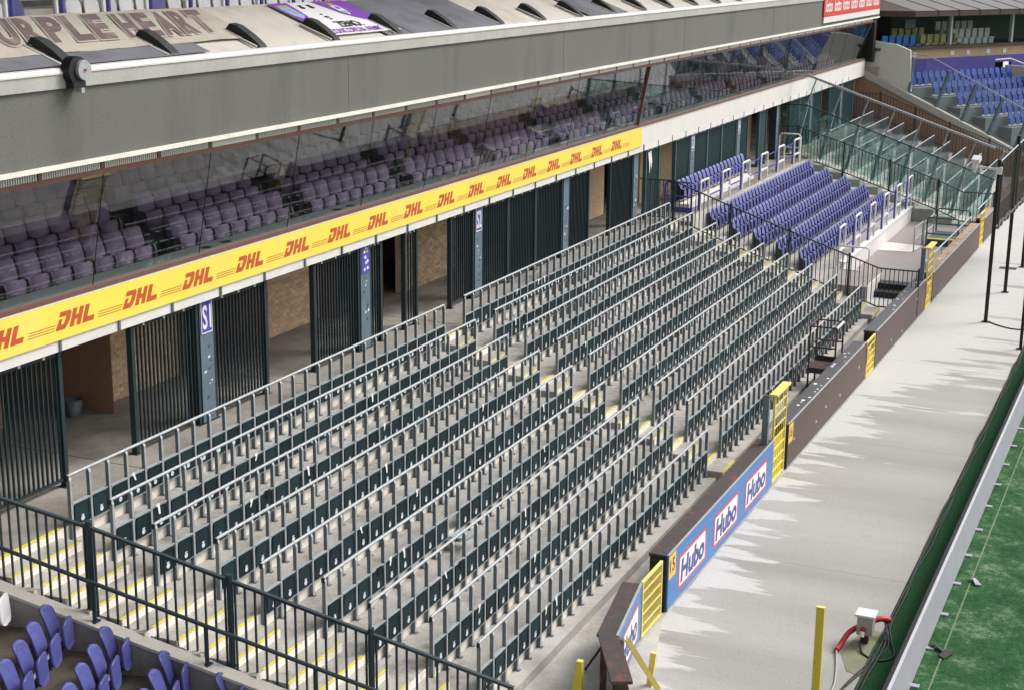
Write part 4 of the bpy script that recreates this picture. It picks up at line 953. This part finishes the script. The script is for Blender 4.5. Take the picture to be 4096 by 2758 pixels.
def gate_post(label, x, y, z1, m='galv_post'):
    t = thing('gate_post', label, 'post', (x, y, ZA)); MB().box(x-.06, x+.06, y-.0, y+.14, ZA, z1).build('shaft', m, t); MB().box(x-.065, x+.065, y-.005, y+.145, z1+.001, z1+.02).build('cap', 'rusty', t)
mesh_gate('yellow mesh gate between the bent board and the long Hubo board', 3.86, 4.98, -.12, .98, -1.46, nb=18, nh=5, m='yellow_pale')
mesh_gate('tall yellow mesh gate between the Hubo board and board 16', 13.12, 14.28, -.15, 2.0, -1.44, nb=6, nh=8, tall_cap=True, plate=.9)
gate_post('grey steel gate post at the right end of the Hubo board', 12.72, -1.40, 2.1)
t = mesh_gate('low yellow gate between the two plain brown boards', 23.45, 24.66, -.15, .92, wall_y(24), nb=8, nh=5, plate=.5)
def plate17(label_x0, y, txt, tpar):
    MB().box(label_x0, label_x0+.5, y-.02, y-.005, .25, .78).build('number_plate', 'sign_orange', tpar)
    place_text(MB(), text_mb(txt,1,.01), front(y-.0225), (label_x0+.1, label_x0+.42, .36, .68)).build('number', 'black', tpar)
plate17(23.4, wall_y(24), '17', t)
t = mesh_gate('tall yellow mesh gate at the end of the barred fence by the ramp', 33.3, 34.5, -.15, 2.0, wall_y(34), nb=6, nh=8, tall_cap=True, plate=.75); plate17(33.25, wall_y(34), '18', t)
gate_post('grey steel gate post where the barred fence meets the boards', 32.95, wall_y(33)+.06, 2.05)
t = mesh_gate('yellow gate farthest along the boards', 46.2, 47.35, -.15, 1.3, wall_y(47), nb=6, nh=5, plate=.9)

# rusty steward cage standing in the lower gangway
t = thing('steward_stand', 'rusty steel steward stand with a cage back behind board 16', 'stand', (21.55, -.75, ZA))
xa, xb, ya, yb, zs, ztp = 21.1, 22.0, -1.12, -.38, .60, 1.80
for (x, y) in ((xa,ya),(xa,yb),(xb,ya),(xb,yb)): MB().bar((x,y,ZA+.012),(x,y,ztp),.045,.045,(0,1,0)).build('leg', 'rusty', t)
MB().box(xa-.02, xb+.02, ya-.02, yb+.02, zs-.02, zs+.02).build('seat_plate', 'rusty', t); MB().box(xa-.025, xa-.0, ya-.02, yb+.02, zs-.14, zs-.021).build('apron_plate', 'cap_rust', t); MB().box(xb, xb+.02, ya, yb, zs+.021, zs+.16).build('apron_plate', 'rusty', t)
for z, m in ((ztp,'rusty'),(1.22,'rusty')):
    for a, b in (((xa,ya),(xa,yb)),((xb,ya),(xb,yb)),((xa,yb),(xb,yb))): MB().bar((*a,z),(*b,z),.035,.035).build('rail', m, t)
MB().bar((xa,ya,ztp+.0),(xb,ya,ztp+.0),.05,.05).build('rail', 'white_paint', t)
MB().bar((xa,yb,.05),(xb,yb,.05),.03,.03).build('rail', 'rusty', t)

# ------------------------------------------------------------------ LED boards on the pitch edge, cables, box, poles
t = thing('led_board', 'long grey perimeter board standing on the turf', 'board', (20, -6.1, ZA))
bl = MB().prism([(-.10,.0),(.05,.0),(.12,.58),(.10,.63),(.05,.65),(.0,.62)], lambda a,b,tt: (tt,a,b), .001, 1.6112)
BLm = bl.mesh('panel', 'led_face')
tb = MB().prism([(.045,.652),(.104,.632),(.124,.58),(.075,.10),(.085,.10),(.14,.585),(.115,.645),(.05,.668)], lambda a,b,tt: (tt,a,b), 0, 1.6122); TBm = tb.mesh('shadow_edge', 'led_shadow')  # dark strip paints the shadow along the boards' stand side
ft = MB().box(-.06,.06,-.24,-.06,.0,.03).mesh('foot', 'led_face')
for k in range(-8, 34):
    x = 4.206 + 1.6125*k
    link('panel', BLm, t, at(t, (x, -6.13, ZA+.02))); link('shadow_edge', TBm, t, at(t, (x, -6.13, ZA+.02))); link('foot', ft, t, at(t, (x, -6.13, ZA+.008)))
def cable(label, pts, r, m='rubber', name='cable'):
    # smooth polyline
    P_ = [Vector(p) for p in pts]; out_ = []
    for i in range(len(P_)-1):
        p0, p1, p2, p3 = P_[max(i-1,0)], P_[i], P_[i+1], P_[min(i+2,len(P_)-1)]
        for k in range(6):
            u = k/6; out_.append(.5*((2*p1)+(p2-p0)*u+(2*p0-5*p1+4*p2-p3)*u*u+(3*p1-p0-3*p2+p3)*u**3))
    out_.append(P_[-1]); return tag(MB().tube(out_, r, 6).build(name, m), label, 'cable')
zc = ZA+.022
for j, (off, lb) in enumerate(((0, 'black cable along the turf edge nearest the concrete'), (.07, 'second black cable twisting along the turf edge'), (.15, 'third black cable lying inside the turf edge'))):
    pts = [(1.0, -5.2-off, zc)]
    for k in range(30): x = 2.6+1.35*k; pts.append((x, -5.40-off*.55-.025*math.sin(x*.9+j*1.7)-.02*math.sin(x*2.3+j), zc+.012*j))
    cable(lb, pts, .018)
t = thing('power_box', 'small beige electrical box with red socket on the apron edge', 'electrical box', (5.6, -5.15, ZA))
MB().box(5.45, 5.72, -5.30, -5.02, .0, .36).build('cabinet', 'box_metal', t); MB().box(5.41, 5.76, -5.34, -4.98, .361, .40).build('lid', 'white_plastic', t)
MB().box(5.52, 5.66, -5.22, -5.1, ZA, .0).build('stem', 'rusty', t)
MB().tube([(5.45,-5.14,.12),(5.38,-5.14,.10)], .055, 10).build('socket', 'red_plastic', t); MB().tube([(5.38,-5.14,.10),(5.33,-5.14,.02)], .045, 10).build('plug', 'paper', t)
cable('black lead looping from the red socket', [(5.34,-5.14,.02),(5.25,-5.14,-.12),(5.05,-5.25,zc),(4.9,-5.55,zc),(5.2,-5.75,zc),(5.7,-5.62,zc+.02),(6.1,-5.48,.0),(6.0,-5.40,.1)], .02)
cable('thick red conduit hose curving over the apron by the power box', [(4.95,-4.78,ZA+.05),(5.15,-4.80,ZA+.06),(5.45,-4.90,.02),(5.75,-5.10,.08),(5.95,-5.35,.16),(6.1,-5.5,.1)], .055, 'red_plastic', 'hose')
cable('pale cable from the red hose running to the frame edge', [(4.95,-4.78,ZA+.05),(4.4,-4.9,zc),(3.7,-5.02,zc),(3.0,-5.05,zc),(2.2,-5.1,zc)], .018, 'galv')
for j, lb in enumerate(('coiled black cable loop beside the power box, outer turn', 'coiled black cable loop beside the power box, inner turn')):
    cable(lb, [(6.05,-5.42,.12-.05*j),(5.6,-5.52-.06*j,zc),(5.1,-5.42-.08*j,zc),(4.6,-5.36-.05*j,zc),(3.9,-5.22-.04*j,zc),(3.2,-5.12,zc),(2.6,-5.05,zc)], .014)
tag(MB().prism([(5.0,-4.85),(6.2,-5.05),(6.15,-5.36),(4.2,-5.36),(4.3,-5.1)], lambda a,b,tt: (a,b,tt), ZA+.004, ZA+.008).build('moss_patch', 'moss'), 'mossy patch of ground round the power box', 'moss patch')
for i, (x, y, a, lb) in enumerate(((9.25,-6.62,.6,'larger torn black rubber pad on the turf'), (5.65,-6.6,-.4,'bent black rubber pad on the turf by the near frame edge'), (5.85,-6.42,1.1,'small black rubber scrap next to the perimeter board'))):
    m_ = MB(); m_.add([(-.16,-.06,.0),(.15,-.07,.03),(.17,.06,.01),(.02,.05,.07),(-.14,.07,.02),(-.16,-.06,-.02),(.15,-.07,.01),(.17,.06,-.01),(.02,.05,.05),(-.14,.07,.0)],[(0,1,2,3,4),(9,8,7,6,5),(0,5,6,1),(1,6,7,2),(2,7,8,3),(3,8,9,4),(4,9,5,0)])
    o = m_.build('rubber_pad', 'led_face' if i == 0 else 'rubber'); o.location = (x, y, ZA+.03); o.rotation_euler = (0,0,a); tag(o, lb, 'rubber pad')
tag(MB().box(-4, 60, -6.545, -6.515, ZA+.0065, ZA+.0105).build('pitch_seam', 'seam'), 'pale seam line along the turf in front of the board', 'seam')

def yellow_post(label, x, y, z1, w_, d_=.06, brace=False):
    t = thing('yellow_post', label, 'post', (x, y, ZA)); (MB().add([(x-d_/2,y-w_/2,z1),(x+d_/2,y-w_/2,z1),(x+d_/2,y+w_/2,z1),(x-d_/2,y+w_/2,z1),(x-d_/2,y-w_*.6,ZA),(x+d_/2,y-w_*.6,ZA),(x+d_/2,y+w_*2.2,ZA),(x-d_/2,y+w_*2.2,ZA)],[(0,1,2,3),(7,6,5,4),(0,4,5,1),(1,5,6,2),(2,6,7,3),(3,7,4,0)]) if w_ < .1 else MB().box(x-d_/2, x+d_/2, y-w_/2, y+w_/2, ZA, z1)).build('shaft', 'yellow_steel', t)
    MB().box(x-d_/2-.004, x+d_/2+.004, y-w_/2-.004, y+w_/2+.004, z1+.001, z1+.008).build('top', 'yellow_pale', t)
    if brace: MB().add([(x-.03,y+.04,ZA),(x+.9,y+.02,ZA),(x+.02,y+.02,z1-.02),(x-.03,y+.0,ZA),(x+.9,y-.02,ZA),(x+.02,y-.02,z1-.02)],[(0,1,2),(5,4,3),(0,3,4,1),(1,4,5,2),(2,5,3,0)]).build('brace', 'yellow_steel', t)
yellow_post('tall flat yellow post standing on the apron', 2.4, -4.97, 1.76, .13)
yellow_post('pointed yellow post between the terrace and the bent board', .75, -1.47, .82, .09, .09)

def pole(label, x, y, z1, r=.065, m='black'):
    t = thing('black_pole', label, 'pole', (x, y, ZA), 'poles along the apron')
    MB().tube([(x,y,ZA),(x,y,z1)], r, 10).build('shaft', m, t); MB().box(x-.13,x+.13,y-.13,y+.13,ZA+.001,ZA+.02).build('base_plate', m, t)
    return t
t = pole('tall black pole nearest on the apron carrying the white device', 32.5, -3.83, 5.35)
t = pole('tall black pole in the middle of the net', 37.7, -3.86, 5.6)
t = pole('slim dark pole at the turf edge by the right frame border', 29.2, -5.33, 3.2, .05)
t = pole('farthest black pole at the right frame border', 42.9, -3.92, 6.0)
t = thing('pole_camera', 'white camera housing on an arm at the top of the nearest pole', 'camera', (32.5, -3.7, 5.0))
MB().box(32.42,32.58,-3.93,-3.75,4.86,5.10).build('bracket', 'white_plastic', t); MB().bar((32.5,-3.75,5.02),(32.5,-3.15,5.06),.06,.07).build('arm', 'white_plastic', t)
MB().bar((32.44,-3.05,5.0),(32.58,-3.05,5.30),.15,.20).build('housing', 'white_plastic', t); MB().bar((32.40,-3.06,5.24),(32.66,-3.10,5.36),.26,.16).build('hood', 'white_plastic', t); MB().tube([(32.42,-3.05,5.02),(32.42,-3.05,4.88)], .075, 10).build('lens_barrel', 'white_plastic', t)
t = thing('catch_net', 'dark ball catch net with a frayed lower edge hung between the poles', 'net', (40, -3.85, 3))
nm = MB(); nx = 106
for k in range(nx):
    x = 32.5 + .12*k; zb = 3.05 - .03*(x-32.5) + .10*math.sin(k*.55) + .06*math.sin(k*1.7) - (.35 if k < 2 else 0); zt = 5.25
    nm.bar((x,-3.86,zb),(x+.01,-3.86,zt), .009, .009, (0,1,0))
for k in range(18): nm.bar((32.5,-3.865,3.12+.12*k),(45.2,-3.865,2.95+.129*k), .009, .009)
nm.build('mesh', 'net', t)
hem = MB(); hem.tube([(32.5+.4*k, -3.86, 3.05-.03*.4*k+.10*math.sin(k*2.6)) for k in range(32)], .07, 6); hem.build('hem', 'black', t)
MB().tube([(32.5,-3.86,5.27),(45.2,-3.86,5.27)], .025, 6).build('top_rope', 'galv', t)
fold = MB()
for x in (32.9, 37.3, 38.2): fold.tube([(x,-3.86,5.2),(x+.05,-3.84,4.2),(x+.02,-3.86,3.0)], .09, 6)
fold.build('gathered_net', 'net', t)
tag(MB().box(44.5, 46.5, -3.95, -3.9, 2.35, 3.6).build('red_panel', 'red_plastic'), 'red panel glimpsed behind the net at the right border', 'panel')
t = thing('ground_plate', 'small rusty plate lying on the apron between the poles', 'plate', (42.5, -3.3, ZA)); MB().box(42.2, 42.6, -3.75, -3.1, ZA+.002, ZA+.02).build('plate', 'cap_rust', t)
cable('dark cable curving from the nearest pole to the turf edge', [(32.5,-3.95,zc),(32.1,-4.3,zc),(31.8,-4.8,zc),(31.9,-5.3,zc)], .02)

# ------------------------------------------------------------------ away block behind the glass screen
at2 = struct(thing('away_terrace', '', '', (0,0,0))); del at2['label']; del at2['category']
for i in range(9):
    y0 = (i-1)*D+.05 if i else -1.6; MB().box(50.9, 67.9, y0, i*D+.05, i*RISE-1.2, i*RISE).build('tread', 'kerb_floor', at2)
for i in range(9):
    t = thing('barrier_row', f'grey barred crush barrier, {ORD[i]} row up behind the glass screen', 'barrier', (54, i*D, i*RISE), 'crush barriers of the away block')
    for xa, xb in ((53.2, 58.6), (59.6, 66.2)):
        MB().tube([(xa,i*D,i*RISE+1.12),(xb,i*D,i*RISE+1.12)], .03, 6).build('rail', 'galv', t)
        b = MB(); n = int((xb-xa)/.25)
        for k in range(n+1): x = xa+(xb-xa)*k/n; b.box(x-.011,x+.011,i*D-.012,i*D+.012,i*RISE,i*RISE+1.1)
        b.bar((xa,i*D,i*RISE+.55),(xb,i*D,i*RISE+.55),.03,.04); b.build('bars', 'galv_post', t)
# tilted glass screen
t = thing('glass_screen', 'tall green glass screen on slanted steel struts between the blocks', 'screen', (52, 3, 1))
SY = [7.3, 6.05, 4.8, 3.55, 2.3, 1.05, -.2, -1.47]
def ztop(y): return 6.32 + (3.40-6.32)*(7.3-y)/8.77
def zmid(y): return 4.94 + (2.0-4.94)*(7.3-y)/8.77
def zbot(y): return max(.1, .332*y+.2)
for a, b in zip(SY[:-1], SY[1:]):
    MB().quad((52.0,a-.02,zbot(a)+.1),(52.0,b+.02,zbot(b)+.1),(52.0,b+.02,zmid(b)-.03),(52.0,a-.02,zmid(a)-.03)).build('glass_pane', 'screen_glass', t)
    MB().quad((52.02,a-.02,zmid(a)+.03),(52.02,b+.02,zmid(b)+.03),(52.02,b+.02,ztop(b)-.03),(52.02,a-.02,ztop(a)-.03)).build('glass_pane', 'clear_glass', t)
for y in SY: MB().bar((52.15,y+.50,zbot(y+.5)),(52.15,y,zmid(y)+.05),.15,.16,(1,0,0)).build('strut', 'seat_lip', t)
for y in SY: MB().bar((52.12,y,zmid(y)+.06),(52.12,y-.38,ztop(y-.38)),.06,.08,(1,0,0)).build('upper_strut', 'galv', t)
MB().bar((52.05,7.3,ztop(7.3)),(52.05,-1.47,ztop(-1.47)),.10,.10).build('top_rail', 'galv', t); MB().bar((52.0,7.3,zmid(7.3)),(52.0,-1.47,zmid(-1.47)),.05,.05).build('mid_rail', 'dark_paint', t)
MB().bar((52.05,7.3,ztop(7.3)),(52.05,8.65,ztop(7.3)),.10,.08).build('top_rail', 'galv', t); MB().bar((52.0,7.3,zmid(7.3)),(52.0,8.6,zmid(7.3)),.05,.05).build('mid_rail', 'dark_paint', t)
MB().bar((52.05,8.66,ZW),(52.05,8.66,ztop(7.3)),.16,.18,(0,1,0)).build('strut', 'pillar', t)
MB().quad((52.0,7.32,ZW+.1),(52.0,8.58,ZW+.1),(52.0,8.58,zmid(7.3)-.03),(52.0,7.32,zmid(7.3)-.03)).build('glass_pane', 'screen_glass', t)

# ------------------------------------------------------------------ sloping brick side wall and the corner stand behind it
def cz(y): return 1.35 + (y+.5)*.47
t = thing('sloping_side_wall', 'sloping brick side wall with concrete coping rising to the grandstand', 'wall', (69.2, 3.5, 0))
MB().prism([(9.2,-.2),(9.2,5.6),(7.3,5.6),(7.3,cz(7.3)-.35),(-2.2,cz(-2.2)-.35),(-2.2,-.2)], lambda a,b,tt: (tt,a,b), 69.1, 69.4).build('mortar_bed', 'mortar_dark', t)
bj = MB(); BL, BH, J = .235, .082, .014
for r in range(70):
    z = ZA + r*BH; y = -2.2 + (0 if r % 2 else BL/2)
    while y < 8.4:
        if z + BH < cz(y)-.36: bj.box(69.07, 69.2, y, y+BL-J, z, z+BH-J)
        y += BL
o = bj.build('brick_courses', 'brick_dark', t); o['kind'] = 'stuff'
MB().bar((69.45,8.3,cz(8.3)-.15),(69.45,-2.3,cz(-2.3)-.15),.85,.36).build('coping', 'coping', t)
MB().prism([(8.6,cz(8.2)-.3),(8.6,7.2),(6.4,6.9),(5.6,6.6),(5.4,cz(5.4)-.1)], lambda a,b,tt: (tt,a,b), 69.45, 69.7).build('concrete_cheek', 'band', t)
# glass along the coping
sc_ = thing('coping_screen', 'tilted glass screen with grey struts on the sloping concrete coping', 'screen', (69.4, 3, 3))
CY = [5.5, 4.0, 2.5, 1.0, -.5, -2.0]
for a, b in zip(CY[:-1], CY[1:]): MB().quad((69.5,a,cz(a)+.15),(69.5,b,cz(b)+.15),(69.9,b-.6,cz(b)+2.0),(69.9,a-.6 if a != 5.5 else a,cz(a)+2.0 if a != 5.5 else 6.35)).build('glass_pane', 'clear_glass', sc_)
for y in CY: MB().bar((69.35,y,cz(y)-.1),(69.85,y-.6 if y != 5.5 else y,cz(y)+2.0),.14,.16).build('strut', 'pillar', sc_)
MB().bar((69.9,5.5,6.35),(69.9,4.6,6.30),.06,.06).build('top_rail', 'galv', sc_); MB().bar((69.9,4.6,6.30),(69.9,-2.6,cz(-2.0)+2.0),.06,.06).build('top_rail', 'galv', sc_)
MB().bar((69.45,5.5,cz(5.5)+.12),(69.45,-2.0,cz(-2.0)+.12),.06,.08).build('bottom_rail', 'pillar', sc_)

TH30 = R(-30)
cs_ = thing('corner_stand', 'corner stand with brick balcony front, purple wall and brown roof', 'stand', (71, 4.3, 0), rotz=TH30)
def cbox(nm, u0, u1, v0, v1, z0, z1, m): return link(nm, MB().box(u0,u1,v0,v1,z0,z1).mesh(nm, m), cs_)
for k, (v, z) in enumerate(((-4.5,1.3),(-3.6,1.85),(-2.7,2.4),(-1.8,2.95),(-.9,3.5),(0,4.08),(.9,4.6))):
    cbox('tread', (7.0,5.6,4.1,2.8,1.6,.5,-.5)[k]-1.0, 40, v-.5, v+.42, -.2, z-.15, 'sill')
cbox('purple_wall', -2.0, 8.0, 2.0, 2.2, 4.2, 5.93, 'purple_paint'); cbox('purple_wall', 9.6, 60, 2.0, 2.2, 4.2, 5.93, 'purple_paint')
cbox('dark_opening', 8.0, 9.6, 2.6, 2.7, 4.2, 5.7, 'void'); cbox('purple_wall', 8.0, 9.6, 2.0, 2.2, 5.5, 5.93, 'purple_paint')
cbox('parapet_mortar', -2.0, 60, 2.012, 2.2, 5.931, 6.50, 'mortar')
bj = MB()
for r in range(7):
    u = -2.0 + (0 if r % 2 else .11)
    while u < 24: bj.box(u, u+.21, 1.99, 2.1, 5.935+r*.08, 5.935+r*.08+.068); u += .235
o = link('brick_courses', bj.mesh('brick_courses', 'brick'), cs_); o['kind'] = 'stuff'
for u in (.2, 3.6, 5.1, 7.0, 8.6): cbox('vent', u, u+.34, 1.96, 1.985, 6.05, 6.32, 'paper')
cbox('ledge', -3.2, 60, 1.80, 2.35, 6.505, 6.66, 'roof_brown')
cbox('box_floor', -3.2, 60, 2.36, 7, 6.4, 6.52, 'box_dark'); cbox('box_back', -3.2, 60, 6.2, 6.4, 6.5, 8.6, 'box_dark'); cbox('box_side', -3.4, -3.2, 1.9, 6.4, 5.9, 8.6, 'box_dark')
for u in (3.9, 9.8, 15.6): cbox('mullion', u, u+.14, 2.3, 2.5, 6.66, 8.4, 'white_plastic')
for u0, u1 in ((-1.5, 3.9), (4.04, 9.8), (9.94, 15.6)): link('glass_pane', MB().quad((u0,2.4,6.66),(u1,2.4,6.66),(u1,2.3,8.4),(u0,2.3,8.4)).mesh('glass_pane', 'clear_glass'), cs_)
link('roof', MB().prism([(1.0,8.42),(1.0,8.74),(6.5,9.9),(6.5,8.42)], lambda a,b,tt: (tt,a,b), -1.0, 60).mesh('roof', 'roof_brown'), cs_)
link('roof', MB().prism([(1.0,8.42),(1.0,8.74),(6.5,9.9),(6.5,8.42)], lambda a,b,tt: (tt, a+(0 if tt > -2 else 2.6), b), -3.6, -1.002).mesh('roof', 'roof_brown'), cs_)
link('roof_sheet', MB().quad((-1.0,.98,8.75),(60,.98,8.75),(60,6.5,9.92),(-1.0,6.5,9.92)).mesh('roof_sheet', 'roof_top'), cs_)
for k in range(14): cbox('roof_seam', 1.0+k*1.9, 1.03+k*1.9, .97, .985, 8.42, 8.76, 'black')
for k in range(14): link('roof_seam', MB().bar((1.0+k*1.9,.98,8.765),(1.0+k*1.9,6.5,9.935),.05,.03).mesh('roof_seam','roof_brown'), cs_)
cbox('stair_wall', 9.0, 9.25, -.6, 2.0, 3.5, 5.3, 'white_wall')
link('stair_rail', MB().tube([(7.2,1.4,5.7),(8.4,1.2,5.75),(9.1,.2,5.3),(9.1,-.5,4.6)], .05, 8).mesh('stair_rail', 'white_paint'), cs_)
# box seats
def corner_pt(u, v, z): c, s = math.cos(TH30), math.sin(TH30); return (71+u*c-v*s, 4.3+u*s+v*c, z)
CB = MB().box(-.22,.22,.1,.18,.42,.95).box(-.22,.22,-.3,.18,.36,.44).box(-.2,.2,-.25,.12,0,.36)
for lb, m, u0, n, v, z in (('bright blue box seats behind the corner balcony', 'cyan_seat', -1.3, 5, 2.75, 6.32), ('cream topped box seats, front row of the corner balcony', 'cream_seat', 3.0 - .6, 6, 3.0, 6.30), ('cream topped box seats, rear row of the corner balcony', 'cream_seat', 1.2, 5, 4.2, 6.62),
                           ('white box seats, front row of the corner balcony', 'white_plastic', 5.6, 6, 3.2, 6.55), ('white box seats, rear row of the corner balcony', 'white_plastic', 5.3, 6, 4.3, 6.95), ('white chairs at the end of the corner balcony', 'white_plastic', -2.9, 2, 3.0, 6.55)):
    t = thing('box_seat_row', lb, 'seat row', corner_pt(u0, v, z), 'seats of the corner boxes', TH30)
    me = CB.mesh('seat', m)
    for k in range(n): link('seat', me, t, (k*.62, 0, 0))
t = thing('box_screen', 'small television hung in the corner box', 'television', corner_pt(.9, 2.9, 7.9), None, TH30)
link('cabinet', MB().box(-.5,.5,0,.12,-.3,.3).mesh('cabinet','black'), t); link('screen', MB().quad((-.45,-.004,-.25),(.45,-.004,-.25),(.45,-.004,.25),(-.45,-.004,.25)).mesh('screen','sill'), t)
BS = MB(); BS.prism(rrect(.42,.46,.14,4), lambda a,b,tt: (a, tt+.1*(b/.5), b+.38), .05, .10, True); BSm = BS.mesh('backrest', 'blue_seat')
BP = MB(); BP.prism(rrect(.40,.40,.12,4), lambda a,b,tt: (a, tt+.05*(b/.42), b+.10), -.06, 0, True); BPm = BP.mesh('seat_pan', 'blue_seat')
for k, (v, z, u0, n) in enumerate(((-4.5,1.3,6.6,24),(-3.6,1.85,5.2,26),(-2.7,2.4,3.7,28),(-1.8,2.95,2.4,30),(-.9,3.5,1.2,30),(0,4.08,.1,16),(.9,4.6,-.9,17))):
    t = thing('stadium_seat_row', f'bright blue seats, {ORD[k]} row up in the corner stand', 'seat row', corner_pt(u0, v, z-.15), 'blue seats of the corner stand', TH30)
    for j in range(n): link('backrest', BSm, t, (j*.56, 0, 0)); link('seat_pan', BPm, t, (j*.56, 0, 0))
    link('seat_beam', MB().box(-.3,n*.56,-.05,.05,.06,.13).mesh('seat_beam','white_paint'), t)

# ------------------------------------------------------------------ purple seats in the near corner, lower left
ang = math.atan2(.25, .59)
NB = MB(); NB.prism(rrect(.43,.50,.14,5), lambda a,b,tt: (a, tt+.16*(b/.56)-.07*(a/.22)**2, b), .04, .075, True); NBm = NB.mesh('backrest', 'purple_near'); NBw = NB.mesh('backrest', 'white_plastic')
NP = MB(); NP.prism(rrect(.41,.45,.12,5), lambda a,b,tt: (a, tt+.03*(b/.5)+.03*(a/.21)**2, b), -.26, -.215, True); NPm = NP.mesh('seat_pan', 'purple_near'); NPw = NP.mesh('seat_pan', 'white_plastic')
NH = MB().tube([(-.2,-.14,.0),(.2,-.14,.0)], .05, 8).mesh('pivot', 'black')
nt2 = struct(thing('corner_terrace', '', '', (0,0,0))); del nt2['label']; del nt2['category']
for k, (fx, fy, zt) in enumerate(((-4.10, 6.22, 2.7), (-3.78, 5.30, 2.37), (-3.46, 4.48, 2.04), (-3.18, 3.62, 1.69), (-2.86, 2.83, 1.35), (-2.65, 1.95, 1.0))):
    whites = (0,) if k == 0 else ()
    t = thing('stadium_seat_row', f'purple tip-up seats of the near corner, {["rearmost","second","third","fourth","fifth","lowest"][k]} row from the back' if k else 'white and purple tip-up seats at the left frame edge, rearmost row', 'seat row', (fx, fy, zt-.93), 'purple seats of the near corner', ang)
    for j in range(8):
        wq = k == 0 and j < 2
        link('backrest', NBw if wq else NBm, t, (-j*.615, .0, .37)); link('seat_pan', NPw if wq else NPm, t, (-j*.615, .02, .24)); link('pivot', NH, t, (-j*.615, .02, .30))
    link('seat_beam', MB().box(-4.7,.3,-.02,.05,.16,.23).mesh('seat_beam','galv'), t)
    sm = MB().box(-.04,.04,-.02,.12,0,.17).mesh('stand','galv_post')
    for j in range(0, 8, 2): link('stand', sm, t, (-j*.615-.3, 0, 0))
    o = link('tread', MB().box(-9, .45, -.60, .30, -1.5, 0).mesh('tread','floor_shaded'), nt2, (fx, fy, zt-.93), (0,0,ang))
